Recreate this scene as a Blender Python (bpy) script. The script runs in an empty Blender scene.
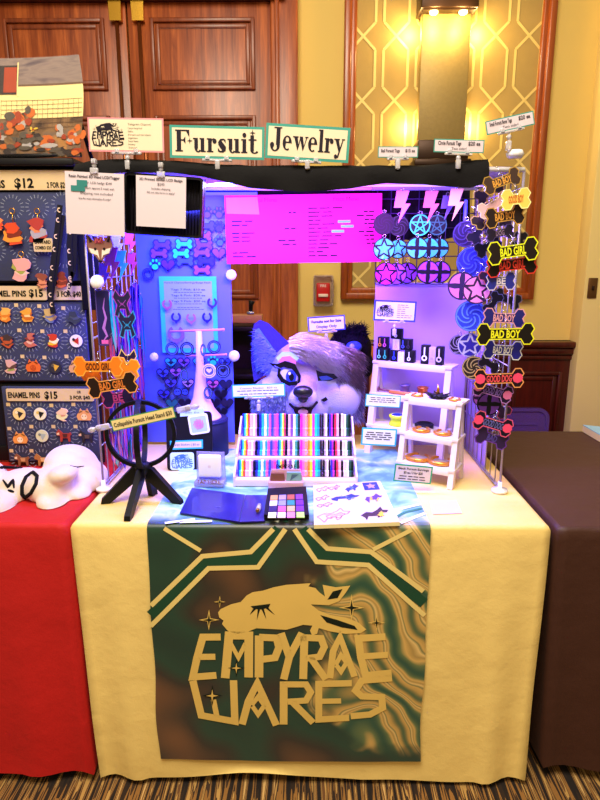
import bpy, bmesh, math, random
from mathutils import Vector, Matrix, noise
random.seed(7)
R = math.radians
SC = bpy.context.scene
COL = SC.collection
# ---------------------------------------------------------------- camera
F = 620.0; PITCH = 13.0; YAW = 0.74; CH = 1.39
cd = bpy.data.cameras.new('camera'); cam = bpy.data.objects.new('camera', cd); COL.objects.link(cam)
cam.location = (0, 0, CH); cam.rotation_euler = (R(90 - PITCH), 0, R(YAW))
cd.sensor_fit = 'HORIZONTAL'; cd.sensor_width = 36; cd.lens = 36 * F / 600; cd.clip_start = .02
SC.camera = cam
CM = cam.rotation_euler.to_matrix(); CO = Vector((0, 0, CH))
def ray(px, py): return CM @ Vector(((px - 300) / F, (400 - py) / F, -1))
def P(px, py, Y):
    d = ray(px, py); return CO + d * (Y / d.y)
def Z(px, py, z=.745):
    d = ray(px, py); return CO + d * ((z - CH) / d.z)
def S(n, Y, z=1.1):            # size in metres of n photo pixels at distance Y
    v = CM.transposed() @ (Vector((0, Y, z)) - CO); return n * -v.z / F
V = SC.view_settings; SC.display_settings.display_device = 'sRGB'
V.view_transform = 'Standard'; V.look = 'None'; V.exposure = 0.0; V.gamma = 1; V.use_curve_mapping = False

# ---------------------------------------------------------------- materials
MATS = {}
def lin(c): return tuple((x / 12.92 if x <= .04045 else ((x + .055) / 1.055) ** 2.4) for x in c[:3])
def mat(name, c, rough=.6, metal=0, bump=0, bscale=80, var=.08, trans=0, emit=0, coat=0, sheen=0, alpha=1, vscale=12):
    """c is an sRGB colour 0..1"""
    if name in MATS: return MATS[name]
    m = bpy.data.materials.new(name); m.use_nodes = True; MATS[name] = m
    nt = m.node_tree; b = nt.nodes['Principled BSDF']; L = nt.links.new
    c = lin(c)
    if sum(c) < .05: rough = max(rough, .5)
    tc = nt.nodes.new('ShaderNodeTexCoord')
    if var:
        n = nt.nodes.new('ShaderNodeTexNoise'); n.inputs['Scale'].default_value = vscale; n.inputs['Detail'].default_value = 4
        L(tc.outputs['Object'], n.inputs['Vector'])
        r = nt.nodes.new('ShaderNodeMix'); r.data_type = 'RGBA'
        r.inputs[6].default_value = (*[x * (1 - var) for x in c], 1); r.inputs[7].default_value = (*[min(1, x * (1 + var)) for x in c], 1)
        L(n.outputs['Fac'], r.inputs[0]); L(r.outputs[2], b.inputs['Base Color'])
    else: b.inputs['Base Color'].default_value = (*c, 1)
    b.inputs['Roughness'].default_value = rough; b.inputs['Metallic'].default_value = metal
    if sum(c) < .05: b.inputs['Specular IOR Level'].default_value = .25
    b.inputs['Transmission Weight'].default_value = trans; b.inputs['Alpha'].default_value = alpha
    if coat: b.inputs['Coat Weight'].default_value = coat
    if sheen: b.inputs['Sheen Weight'].default_value = sheen
    if emit:
        b.inputs['Emission Color'].default_value = (*c, 1); b.inputs['Emission Strength'].default_value = emit
    if bump:
        n2 = nt.nodes.new('ShaderNodeTexNoise'); n2.inputs['Scale'].default_value = bscale; n2.inputs['Detail'].default_value = 5
        L(tc.outputs['Object'], n2.inputs['Vector'])
        bp = nt.nodes.new('ShaderNodeBump'); bp.inputs['Strength'].default_value = bump; bp.inputs['Distance'].default_value = .004
        L(n2.outputs['Fac'], bp.inputs['Height']); L(bp.outputs[0], b.inputs['Normal'])
    return m
def hexm(h, **k):
    k.setdefault('rough', .45)
    c = tuple(int(h[i:i + 2], 16) / 255 for i in (0, 2, 4))
    return mat('paint_' + h + '_' + str(sorted(k.items())), c, **k)
def ramp(nt, stops, interp='LINEAR'):
    r = nt.nodes.new('ShaderNodeValToRGB'); r.color_ramp.interpolation = interp
    e = r.color_ramp.elements
    while len(e) > 1: e.remove(e[-1])
    e[0].position = stops[0][0]; e[0].color = (*lin(stops[0][1]), 1)
    for p, c in stops[1:]:
        x = e.new(p); x.color = (*lin(c), 1)
    return r
def mapped(nt, scale, kind='Object', rot=(0, 0, 0)):
    tc = nt.nodes.new('ShaderNodeTexCoord'); mp = nt.nodes.new('ShaderNodeMapping')
    mp.inputs['Scale'].default_value = scale; mp.inputs['Rotation'].default_value = rot
    nt.links.new(tc.outputs[kind], mp.inputs['Vector']); return mp
def grain(name, c1, c2, scale=(14, 14, .9), rough=.35, bump=.15):
    m = bpy.data.materials.new(name); m.use_nodes = True; nt = m.node_tree; L = nt.links.new
    b = nt.nodes['Principled BSDF']; mp = mapped(nt, scale)
    n = nt.nodes.new('ShaderNodeTexNoise'); n.inputs['Scale'].default_value = 3; n.inputs['Detail'].default_value = 9
    n.inputs['Roughness'].default_value = .65; n.inputs['Distortion'].default_value = .6
    L(mp.outputs[0], n.inputs['Vector'])
    r = ramp(nt, [(.32, c1), (.5, tuple((a + b2) / 2 for a, b2 in zip(c1, c2))), (.68, c2)])
    L(n.outputs['Fac'], r.inputs[0]); L(r.outputs[0], b.inputs['Base Color']); b.inputs['Roughness'].default_value = rough
    bp = nt.nodes.new('ShaderNodeBump'); bp.inputs['Strength'].default_value = bump; bp.inputs['Distance'].default_value = .002
    L(n.outputs['Fac'], bp.inputs['Height']); L(bp.outputs[0], b.inputs['Normal'])
    return m
def holo(name, stops, scale=(30, 30, 6), rough=.18, metal=.6):
    m = bpy.data.materials.new(name); m.use_nodes = True; nt = m.node_tree; L = nt.links.new
    b = nt.nodes['Principled BSDF']; mp = mapped(nt, scale)
    n = nt.nodes.new('ShaderNodeTexNoise'); n.inputs['Scale'].default_value = 1.5; n.inputs['Detail'].default_value = 3; n.inputs['Distortion'].default_value = 1.2
    L(mp.outputs[0], n.inputs['Vector']); r = ramp(nt, stops); L(n.outputs['Fac'], r.inputs[0]); L(r.outputs[0], b.inputs['Base Color'])
    b.inputs['Roughness'].default_value = rough; b.inputs['Metallic'].default_value = metal
    return m

# ---------------------------------------------------------------- mesh builder
TXT = {}
def text_geo(s, bold=0):
    k = (s, bold)
    if k not in TXT:
        c = bpy.data.curves.new('t', 'FONT'); c.body = s; c.size = 1; c.resolution_u = 2; c.offset = bold
        o = bpy.data.objects.new('t', c); COL.objects.link(o)
        dg = bpy.context.evaluated_depsgraph_get(); me = bpy.data.meshes.new_from_object(o.evaluated_get(dg))
        vs = [v.co.copy() for v in me.vertices]; fs = [list(p.vertices) for p in me.polygons]
        bpy.data.objects.remove(o); bpy.data.curves.remove(c); bpy.data.meshes.remove(me)
        x0 = min([v.x for v in vs] or [0]); x1 = max([v.x for v in vs] or [1])
        TXT[k] = (vs, fs, x0, x1)
    return TXT[k]
class G:
    """mesh builder; flat work lies in local XZ with its face to -Y"""
    def __init__(s): s.bm = bmesh.new(); s.M = Matrix()
    def v(s, p): return s.bm.verts.new(s.M @ Vector(p))
    def face(s, pts, mi=0, smooth=False):
        try:
            f = s.bm.faces.new([s.v(p) for p in pts]); f.material_index = mi; f.smooth = smooth; return f
        except ValueError: return None
    def poly(s, pts, mi=0, y=0): return s.face([(p[0], y, p[1]) for p in pts], mi)
    def prism(s, pts, y0, y1, mi=0, side=None):
        a = sum(pts[i][0] * pts[(i + 1) % len(pts)][1] - pts[(i + 1) % len(pts)][0] * pts[i][1] for i in range(len(pts)))
        if a < 0: pts = pts[::-1]
        A = [s.v((p[0], y0, p[1])) for p in pts]; B = [s.v((p[0], y1, p[1])) for p in pts]
        f = s.bm.faces.new(A); f.material_index = mi
        f = s.bm.faces.new(B[::-1]); f.material_index = mi
        n = len(pts)
        for i in range(n):
            f = s.bm.faces.new((A[i], B[i], B[(i + 1) % n], A[(i + 1) % n])); f.material_index = mi if side is None else side
    def ring(s, pts, inner, y0, y1, mi=0):
        n = len(pts)
        A = [s.v((p[0], y0, p[1])) for p in pts]; B = [s.v((p[0], y0, p[1])) for p in inner]
        C = [s.v((p[0], y1, p[1])) for p in pts]; D = [s.v((p[0], y1, p[1])) for p in inner]
        for i in range(n):
            j = (i + 1) % n
            for q in ((A[i], A[j], B[j], B[i]), (C[i], D[i], D[j], C[j]), (A[i], C[i], C[j], A[j]), (B[i], B[j], D[j], D[i])):
                f = s.bm.faces.new(q); f.material_index = mi
    def box(s, c, d, mi=0, bev=0, rot=None, seg=2):
        b = bmesh.new(); bmesh.ops.create_cube(b, size=1)
        bmesh.ops.scale(b, vec=d, verts=b.verts)
        if bev: bmesh.ops.bevel(b, geom=b.edges[:], offset=bev, segments=seg, affect='EDGES', profile=.5)
        M = Matrix.Translation(c) @ (rot.to_4x4() if rot else Matrix())
        s.join(b, M, mi, bool(bev))
    def join(s, b, M=Matrix(), mi=None, smooth=False):
        M = s.M @ M; mp = {}
        for v in b.verts: mp[v] = s.bm.verts.new(M @ v.co)
        for f in b.faces:
            try:
                g = s.bm.faces.new([mp[v] for v in f.verts]); g.material_index = f.material_index if mi is None else mi; g.smooth = smooth
            except ValueError: pass
        b.free()
    def ball(s, c, r, mi=0, n=16, rot=None):
        b = bmesh.new(); bmesh.ops.create_uvsphere(b, u_segments=n, v_segments=max(6, n // 2), radius=1)
        if not hasattr(r, '__len__'): r = (r, r, r)
        s.join(b, Matrix.Translation(c) @ (rot.to_4x4() if rot else Matrix()) @ Matrix.Diagonal((*r, 1)), mi, True)
    def tube(s, pts, r, mi=0, n=8, closed=False, cap=True):
        pts = [Vector(p) for p in pts]; N = len(pts); rings = []
        up = None
        for i, p in enumerate(pts):
            if closed: t = pts[(i + 1) % N] - pts[i - 1]
            else: t = pts[min(i + 1, N - 1)] - pts[max(i - 1, 0)]
            t.normalize()
            if up is None: up = t.orthogonal()
            up = (up - t * up.dot(t)); up = up.normalized() if up.length > 1e-5 else t.orthogonal().normalized()
            w = t.cross(up); rr = r[i] if hasattr(r, '__len__') else r
            rings.append([s.v(p + (up * math.cos(2 * math.pi * k / n) + w * math.sin(2 * math.pi * k / n)) * rr) for k in range(n)])
        for i in range(N if closed else N - 1):
            a = rings[i]; b = rings[(i + 1) % N]
            for k in range(n):
                f = s.bm.faces.new((a[k], a[(k + 1) % n], b[(k + 1) % n], b[k])); f.smooth = True; f.material_index = mi
        if cap and not closed:
            for q in (rings[0][::-1], rings[-1]):
                f = s.bm.faces.new(q); f.material_index = mi
    def lathe(s, prof, c=(0, 0, 0), n=28, mi=0, smooth=True, mis=None):
        rings = [[s.v((c[0] + r * math.cos(2 * math.pi * k / n), c[1] + r * math.sin(2 * math.pi * k / n), c[2] + z)) for k in range(n)] for r, z in prof]
        for i in range(len(rings) - 1):
            for k in range(n):
                f = s.bm.faces.new((rings[i][k], rings[i][(k + 1) % n], rings[i + 1][(k + 1) % n], rings[i + 1][k])); f.smooth = smooth
                f.material_index = mis[i] if mis else mi
        for q, m_ in ((rings[0][::-1], 0), (rings[-1], -1)):
            f = s.bm.faces.new(q); f.material_index = mis[m_] if mis else mi
    def text(s, t, x, z, h, mi=0, y=-.001, al='C', bold=0, sx=1, w=None, rot=0):
        vs, fs, x0, x1 = text_geo(t, bold); k = h / .7
        if w: sx = w / ((x1 - x0) * k)
        ox = {'C': (x0 + x1) / 2, 'L': x0, 'R': x1}[al]
        c, sn = math.cos(rot), math.sin(rot); nv = []
        for v in vs:
            a, b = (v.x - ox) * k * sx, v.y * k
            nv.append(s.v((x + a * c - b * sn, y, z + a * sn + b * c)))
        for f in fs:
            try:
                g = s.bm.faces.new([nv[i] for i in f]); g.material_index = mi
            except ValueError: pass
    def stroke(s, pts, w, mi=0, y=0, closed=False, map=None):
        """flat ribbon in XZ with mitred corners"""
        pts = [Vector((p[0], p[1])) for p in pts]; N = len(pts); L = []; Rr = []
        for i, p in enumerate(pts):
            a = pts[i - 1] if (i > 0 or closed) else None; b = pts[(i + 1) % N] if (i < N - 1 or closed) else None
            d1 = (p - a).normalized() if a is not None else None; d2 = (b - p).normalized() if b is not None else None
            if d1 is None: d1 = d2
            if d2 is None: d2 = d1
            t = d1 + d2; t = t.normalized() if t.length > 1e-6 else d1
            nrm = Vector((-t.y, t.x)); cs = max(.45, abs(nrm.dot(Vector((-d1.y, d1.x)))))
            ww = (w[i] if hasattr(w, '__len__') else w) / 2 / cs
            L.append(p + nrm * ww); Rr.append(p - nrm * ww)
        for i in range(N if closed else N - 1):
            j = (i + 1) % N; q = [L[i], L[j], Rr[j], Rr[i]]
            if map: q = [map(p[0], p[1]) for p in q]; s.face([(p[0], y, p[1]) for p in q], mi)
            else: s.poly(q, mi, y)
    def obj(s, name, mats, parent=None, loc=None, rot=None, sm=None):
        bmesh.ops.remove_doubles(s.bm, verts=s.bm.verts, dist=1e-6) if sm else None
        me = bpy.data.meshes.new(name); s.bm.to_mesh(me); s.bm.free()
        for m in (mats if isinstance(mats, (list, tuple)) else [mats]): me.materials.append(m)
        o = bpy.data.objects.new(name, me); COL.objects.link(o)
        if parent: o.parent = parent
        if loc is not None: o.location = loc
        if rot is not None: o.rotation_euler = rot
        if sm == 'all':
            for p in me.polygons: p.use_smooth = True
        return o
def tag(o, label=None, cat=None, group=None, kind=None):
    for k, v in (('label', label), ('category', cat), ('group', group), ('kind', kind)):
        if v: o[k] = v
    return o
def thing(name, loc, label, cat, rot=(0, 0, 0), group=None):
    o = bpy.data.objects.new(name, None); o.empty_display_size = .03; COL.objects.link(o)
    o.location = loc; o.rotation_euler = rot; return tag(o, label, cat, group)
def struct(g, name, mats, parent=None):
    o = g.obj(name, mats, parent)
    if not parent: o['kind'] = 'structure'
    return o
def copy_tree(o, parent=None):
    c = o.copy(); COL.objects.link(c); c.parent = parent
    for ch in list(o.children): copy_tree(ch, c)
    return c
def circle(cx, cz, r, n=24, a0=0, rz=None):
    rz = rz or r
    return [(cx + r * math.cos(a0 + 2 * math.pi * i / n), cz + rz * math.sin(a0 + 2 * math.pi * i / n)) for i in range(n)]
def rrect(w, h, r, n=5, cx=0, cz=0):
    o = []
    for sx, sz, a in ((1, 1, 0), (-1, 1, 90), (-1, -1, 180), (1, -1, 270)):
        for i in range(n + 1):
            t = R(a + 90 * i / n); o.append((cx + sx * (w / 2 - r) + r * math.cos(t), cz + sz * (h / 2 - r) + r * math.sin(t)))
    return o
def sparkle(cx, cz, r, k=.22):
    o = []
    for i in range(8):
        q = r if i % 2 == 0 else r * k
        o.append((cx + q * math.cos(i * math.pi / 4), cz + q * math.sin(i * math.pi / 4)))
    return o
def heart(r):
    o = []
    for i in range(28):
        t = 2 * math.pi * i / 28
        o.append((r * .062 * 16 * math.sin(t) ** 3, r * .062 * (13 * math.cos(t) - 5 * math.cos(2 * t) - 2 * math.cos(3 * t) - math.cos(4 * t)) + r * .1))
    return o
def bone(L, H):
    a = L / 2; h = H / 2; q = h * .52
    half = [(a - h * 1.25, q), (a - h * .95, h), (a - h * .35, h), (a - h * .0, h * .45), (a - h * .25, 0)]
    up = half; dn = [(x, -z) for x, z in half[:-1]][::-1]
    right = up + dn
    left = [(-x, -z) for x, z in right]
    return right + left
def inset(pts, d):
    n = len(pts); o = []
    a = sum(pts[i][0] * pts[(i + 1) % n][1] - pts[(i + 1) % n][0] * pts[i][1] for i in range(n))
    sg = 1 if a > 0 else -1
    for i in range(n):
        p = Vector(pts[i]); u = (p - Vector(pts[i - 1])).normalized(); w = (Vector(pts[(i + 1) % n]) - p).normalized()
        t = (u + w); t = t.normalized() if t.length > 1e-6 else u
        nn = Vector((-t.y, t.x)) * sg; cs = max(.5, abs(nn.dot(Vector((-u.y, u.x)))))
        o.append(tuple(p + nn * d / cs))
    return o
def n3(x, y, z=0, s=1): return noise.noise(Vector((x * s, y * s, z * s)))
def fur(g, pts, length, width, mi_fn, droop=.3, jit=.25):
    """tapered strands; pts = [(pos, dir)]"""
    for p, d in pts:
        l = length * random.uniform(.6, 1.15); d = (Vector(d) + Vector([random.uniform(-jit, jit) for _ in range(3)])).normalized()
        side = d.cross(Vector((0, 1, .2))).normalized() * width * random.uniform(.6, 1.2)
        q = Vector(p); m_ = mi_fn(q)
        q1 = q + d * l * .5; d2 = (d + Vector((0, 0, -droop))).normalized(); q2 = q1 + d2 * l * .5
        s2 = d.cross(side).normalized() * width * .6
        A = [g.v(q + side), g.v(q - side * .5 + s2), g.v(q - side * .5 - s2)]
        B = [g.v(q1 + side * .7), g.v(q1 - side * .4 + s2 * .6), g.v(q1 - side * .4 - s2 * .6)]
        t = g.v(q2)
        for k in range(3):
            j = (k + 1) % 3
            for qd in ((A[k], A[j], B[j], B[k]), (B[k], B[j], t)):
                f = g.bm.faces.new(qd); f.material_index = m_; f.smooth = True
def blend(balls, voxel=.008, smooth=6):
    """one continuous surface through overlapping ellipsoids (c, r, rot)"""
    g = G()
    for b in balls: g.ball(b[0], b[1], 0, 24, b[2] if len(b) > 2 else None)
    o = g.obj('tmp', mat('tmp', (.5, .5, .5)))
    m = o.modifiers.new('r', 'REMESH'); m.mode = 'VOXEL'; m.voxel_size = voxel; m.use_smooth_shade = True
    m2 = o.modifiers.new('s', 'SMOOTH'); m2.iterations = smooth; m2.factor = .6
    dg = bpy.context.evaluated_depsgraph_get(); me = bpy.data.meshes.new_from_object(o.evaluated_get(dg))
    bpy.data.objects.remove(o)
    for p in me.polygons: p.use_smooth = True
    return me
def meshobj(me, name, mats, parent=None):
    me.materials.clear()
    for m in mats: me.materials.append(m)
    o = bpy.data.objects.new(name, me); COL.objects.link(o)
    if parent: o.parent = parent
    return o
# ================================================================ THE ROOM
WY = 3.3
oak = grain('oak_wood', (.46, .19, .09), (.76, .40, .19)); oak_dark = grain('oak_dark', (.42, .17, .08), (.60, .29, .13))
trimwood = grain('trim_wood', (.50, .22, .07), (.68, .34, .12), (20, 20, 1.2), .28)
redwood = grain('mahogany', (.22, .05, .035), (.34, .09, .05), (14, 14, 1.2), .3)
wallm = mat('wall_paint', (.89, .76, .42), .85, var=.05, vscale=2, bump=.05, bscale=200)
g = G()
w = P(-250, 300, WY).x; e = P(582, 300, WY).x
g.box(((w + 3.2) / 2, WY + .05, 1.7), (3.2 - w, .1, 3.4)); struct(g, 'wall_back', wallm)
# pilaster on the right
px = P(575, 380, WY - .12).x
g = G(); g.box((px + .8, WY - .03, 1.7), (1.6, .18, 3.4), bev=.004); struct(g, 'wall_right', mat('pilaster_paint', (.92, .81, .52), .85, var=.04, vscale=2))
# carpet
m = bpy.data.materials.new('striped_carpet'); m.use_nodes = True; nt = m.node_tree; L = nt.links.new; b = nt.nodes['Principled BSDF']
mp = mapped(nt, (75, 3.0, 1)); n = nt.nodes.new('ShaderNodeTexNoise'); n.inputs['Scale'].default_value = 1; n.inputs['Detail'].default_value = 1
L(mp.outputs[0], n.inputs['Vector'])
r = ramp(nt, [(.30, (.10, .06, .05)), (.40, (.16, .10, .06)), (.47, (.55, .38, .18)), (.52, (.24, .16, .1)), (.57, (.70, .54, .30)), (.62, (.4, .26, .14)), (.68, (.80, .64, .4))], 'CONSTANT')
L(n.outputs['Fac'], r.inputs[0]); L(r.outputs[0], b.inputs['Base Color']); b.inputs['Roughness'].default_value = .95
n2 = nt.nodes.new('ShaderNodeTexNoise'); n2.inputs['Scale'].default_value = 400; bp = nt.nodes.new('ShaderNodeBump'); bp.inputs['Strength'].default_value = .5
bp.inputs['Distance'].default_value = .003; L(n2.outputs['Fac'], bp.inputs['Height']); L(bp.outputs[0], b.inputs['Normal'])
g = G(); g.box((0, 1.2, -.025), (6.4, 4.4, .05)); struct(g, 'floor', m)

# double doors with raised panels
def panel_frame(g, x0, z0, x1, z1, y, wd=.045, d=.016, mi=0):
    for k, (a, dd) in enumerate(((0, d), (wd * .55, d * .55))):
        for c, s in ((((x0 + x1) / 2, y - dd / 2, z0 + a + wd * .22), (x1 - x0 - 2 * a - .01, dd - .001, wd * .44)), (((x0 + x1) / 2, y - dd / 2, z1 - a - wd * .22), (x1 - x0 - 2 * a - .01, dd - .001, wd * .44)),
                     ((x0 + a + wd * .22, y - dd / 2, (z0 + z1) / 2), (wd * .44, dd, z1 - z0 - 2 * a)), ((x1 - a - wd * .22, y - dd / 2, (z0 + z1) / 2), (wd * .44, dd, z1 - z0 - 2 * a))):
            g.box(c, s, mi, bev=.004)
ztop = P(200, 6, WY).z; zc1 = P(200, 22, WY).z; zc0 = P(200, 93, WY).z; zb1 = P(200, 118, WY).z; zb0 = P(245, 298, WY).z
xm = P(134, 100, WY).x; xr = P(272, 100, WY).x; xl = xm - (xr - xm)
for i, (a, c) in enumerate(((xl, xm - .004), (xm + .004, xr))):
    g = G(); g.box(((a + c) / 2, WY - .03, ztop / 2), (c - a, .04, ztop), bev=.003)
    if i == 0: pa, pb = a + .09, P(110, 60, WY).x
    else: pa, pb = P(154, 60, WY).x, P(256, 60, WY).x
    d = struct(g, 'door_%d' % (i + 1), oak)
    g = G(); panel_frame(g, pa, zc0, pb, zc1, WY - .05); panel_frame(g, pa, zb0, pb, zb1, WY - .05)
    g.obj('door_moulding', oak_dark, d)
    # brass latch head with rod near the meeting edge
    hx = P(115 if i == 0 else 137.5, 12, WY - .08).x
    g = G(); lz = P(115, 12, WY - .07).z; g.prism([(hx - .03, lz + .05), (hx + .03, lz + .05), (hx + .027, lz - .04), (hx - .027, lz - .04)], WY - .085, WY - .05)
    g.obj('door_latch', mat('brass', (.85, .65, .25), .25, 1, var=0), d)
    g = G(); g.tube([(hx, WY - .062, lz - .03), (hx, WY - .062, .95)], .009)
    g.obj('latch_rod', mat('bronze_rod', (.55, .3, .15), .3, .7, var=0), d)
g = G(); cx = P(285, 100, WY).x; g.box(((xr + P(298, 100, WY).x) / 2, WY - .035, ztop / 2), (P(298, 100, WY).x - xr, .07, ztop + .1), bev=.006)
g.box((xr + .03, WY - .06, ztop / 2), (.02, .06, ztop + .05), bev=.006)
struct(g, 'trim_1', oak)
g = G(); g.box(((xl + xr) / 2, WY - .06, ztop + .1), (xr - xl + .14, .12, .2), bev=.006); struct(g, 'trim_2', redwood)

# wallpaper panel with wood frame
fx0 = P(343, 100, WY).x; fx1 = P(547, 100, WY).x; fz0 = P(450, 299, WY).z; fz1 = 3.1; fw = .055
paper = mat('wallpaper', (.66, .54, .29), .75, var=.06, vscale=30, bump=.1, bscale=150); line = mat('wallpaper_line', (.88, .76, .44), .5, var=.04)
g = G(); g.box(((fx0 + fx1) / 2, WY - .006, (fz0 + fz1) / 2), (fx1 - fx0 - .04, .012, fz1 - fz0 - .04)); y = WY - .0135
def clipx(p, q):
    lo, hi = fx0 + fw * .8, fx1 - fw * .8; z0, z1 = fz0 + fw * .8, fz1
    t0, t1 = 0, 1; d = (q[0] - p[0], q[1] - p[1])
    for a, b2 in ((-d[0], p[0] - lo), (d[0], hi - p[0]), (-d[1], p[1] - z0), (d[1], z1 - p[1])):
        if abs(a) < 1e-9:
            if b2 < 0: return None
        elif a < 0: t0 = max(t0, b2 / a)
        else: t1 = min(t1, b2 / a)
    if t0 >= t1: return None
    return [(p[0] + d[0] * t0, p[1] + d[1] * t0), (p[0] + d[0] * t1, p[1] + d[1] * t1)]
CWD = .118; CP = .158; TV = .285; SWP = .12
for i in range(-1, 9):                      # columns of stretched hexagons: two strands that keep crossing
    xa = fx0 + fw * .6 + .0 + i * CP
    for ph in (0, 1):
        z = fz0 - .12; k = ph
        while z < fz1:
            a = xa + (CWD if k % 2 else 0); c2 = xa + (0 if k % 2 else CWD)
            for p, q in (((a, z), (a, z + TV - SWP)), ((a, z + TV - SWP), (c2, z + TV))):
                c = clipx(p, q)
                if c: g.stroke(c, .012, 1, y - ph * .0004)
            z += TV; k += 1
struct(g, 'wall_panel', [paper, line])['kind'] = 'structure'
g = G()
for k, (a, ww, dd) in enumerate(((0, .035, .05), (.03, .03, .032))):
    g.box((fx0 + a + ww / 2, WY - dd / 2, (fz0 + fz1) / 2), (ww, dd, fz1 - fz0 - 2 * a), bev=.007)
    g.box((fx1 - a - ww / 2, WY - dd / 2, (fz0 + fz1) / 2), (ww, dd, fz1 - fz0 - 2 * a), bev=.007)
    g.box(((fx0 + fx1) / 2, WY - dd / 2, fz0 + a + ww / 2), (fx1 - fx0 - 2 * a - .016, dd - .001, ww), bev=.007)
struct(g, 'trim_3', trimwood)
# wainscot with cap rail
wx0 = P(298, 340, WY).x; wx1 = P(571, 380, WY).x; wz = P(520, 340, WY).z
g = G(); g.box(((wx0 + wx1) / 2, WY - .02, wz / 2), (wx1 - wx0, .04, wz))
panel_frame(g, P(505, 380, WY).x, .25, P(558, 380, WY).x, wz - .16, WY - .04, .05); panel_frame(g, P(400, 380, WY).x, .25, P(490, 380, WY).x, wz - .16, WY - .04, .05)
g.box(((wx0 + wx1) / 2, WY - .045, wz - .015), (wx1 - wx0 + .02, .09, .03), bev=.008); g.box(((wx0 + wx1) / 2, WY - .035, wz - .05), (wx1 - wx0 + .01, .07, .04), bev=.01)
g.box(((wx0 + wx1) / 2, WY - .028, wz - .085), (wx1 - wx0, .055, .025), bev=.006)
struct(g, 'trim_4', redwood)

# wall sconce
c = P(440, 75, WY); sw = S(49, WY, 2.2)
t = thing('wall_sconce', (c.x, WY - .015, P(443, 142, WY - .1).z), 'tall dark metal wall sconce glowing gold on the patterned wallpaper', 'light fixture')
br = mat('bronze', (.20, .12, .07), .4, .6, var=.1); plate = mat('gilt_plate', (.62, .52, .30), .5, .3, var=.15, vscale=60, bump=.2, bscale=120)
zb = t.location.z; zt = P(443, 10, WY - .1).z - zb
g = G(); g.box((0, -.06, zt / 2), (sw * .95, .05, zt), bev=.004); g.obj('face_plate', plate, t)
g = G(); g.box((0, -.075, zt + .07), (sw * 1.08, .15, .16), bev=.004); g.box((0, -.07, zt - .012), (sw, .13, .008)); g.obj('top_cap', br, t)
g = G(); g.box((0, -.075, -.045), (sw * 1.0, .15, .09), bev=.004); g.box((0, -.075, -.1), (sw * 1.12, .16, .03), bev=.004); g.obj('bottom_cap', br, t)
bulb = mat('bulb_glow', (1, .85, .5), emit=14, var=0)
for dx in (-.28, .28):
    g = G(); g.ball((dx * sw, -.115, zt - .02), (.02, .02, .012)); g.obj('bulb', bulb, t)
g = G(); g.box((0, -.03, .004), (sw * .8, .02, .01)); g.obj('lower_glow_bar', bulb, t)
def area(name, loc, to, size, power, col, sy=None):
    l = bpy.data.lights.new(name, 'AREA'); l.energy = power; l.color = col; l.size = size
    if sy: l.shape = 'RECTANGLE'; l.size_y = sy
    o = bpy.data.objects.new(name, l); COL.objects.link(o); o.location = loc
    o.rotation_euler = (Vector(to) - Vector(loc)).to_track_quat('-Z', 'Y').to_euler(); return o
def spotp(loc, power, col, rad=.02):
    l = bpy.data.lights.new('lamp', 'POINT'); l.energy = power; l.color = col; l.shadow_soft_size = rad
    o = bpy.data.objects.new('lamp', l); COL.objects.link(o); o.location = loc; return o
for dx in (-.28, .28):
    spotp((c.x + dx * sw, WY - .19, zb + zt - .05), 3.2, (1, .72, .28))
for dx in (-.66, .66):
    spotp((c.x + dx * sw, WY - .06, zb + zt - .08), 2.6, (1, .72, .28)); spotp((c.x + dx * sw, WY - .06, zb + .08), 2.2, (1, .72, .28))

# fire alarm pull station, switch plate
c = P(323, 290, WY)
t = thing('fire_alarm', (c.x, WY, c.z - .07), 'red fire alarm pull station under a clear cover on the yellow wall', 'fire alarm')
g = G(); g.box((0, -.011, .07), (.095, .024, .15), bev=.006); g.obj('back_plate', mat('alarm_ivory', (.75, .6, .45), .5), t)
g = G(); g.box((0, -.035, .06), (.07, .03, .095), bev=.006); g.box((0, -.055, .045), (.05, .012, .016), 1, bev=.003); g.text('FIRE', 0, .088, .012, 1, -.0505, bold=.02); g.obj('alarm_box', [mat('alarm_red', (.75, .06, .05), .35), mat('alarm_white', (.9, .8, .75), .5)], t)
g = G(); g.ring(rrect(.105, .16, .012, cz=.07), rrect(.085, .14, .008, cz=.07), -.07, -.024); g.obj('clear_cover', mat('clear_plastic', (.95, .92, .95), .08, trans=.9, var=0), t)
c = P(592, 288, WY - .12); g = G(); g.box((0, -.005, 0), (.045, .01, .1), bev=.003); g.box((0, -.013, 0), (.01, .012, .022), 1, bev=.002)
tag(g.obj('light_switch', [mat('switch_plate', (.42, .28, .14), .35, .6), br], loc=(c.x, WY - .12, c.z)), 'brown metal light switch plate on the yellow wall at far right', 'light switch')

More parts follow.
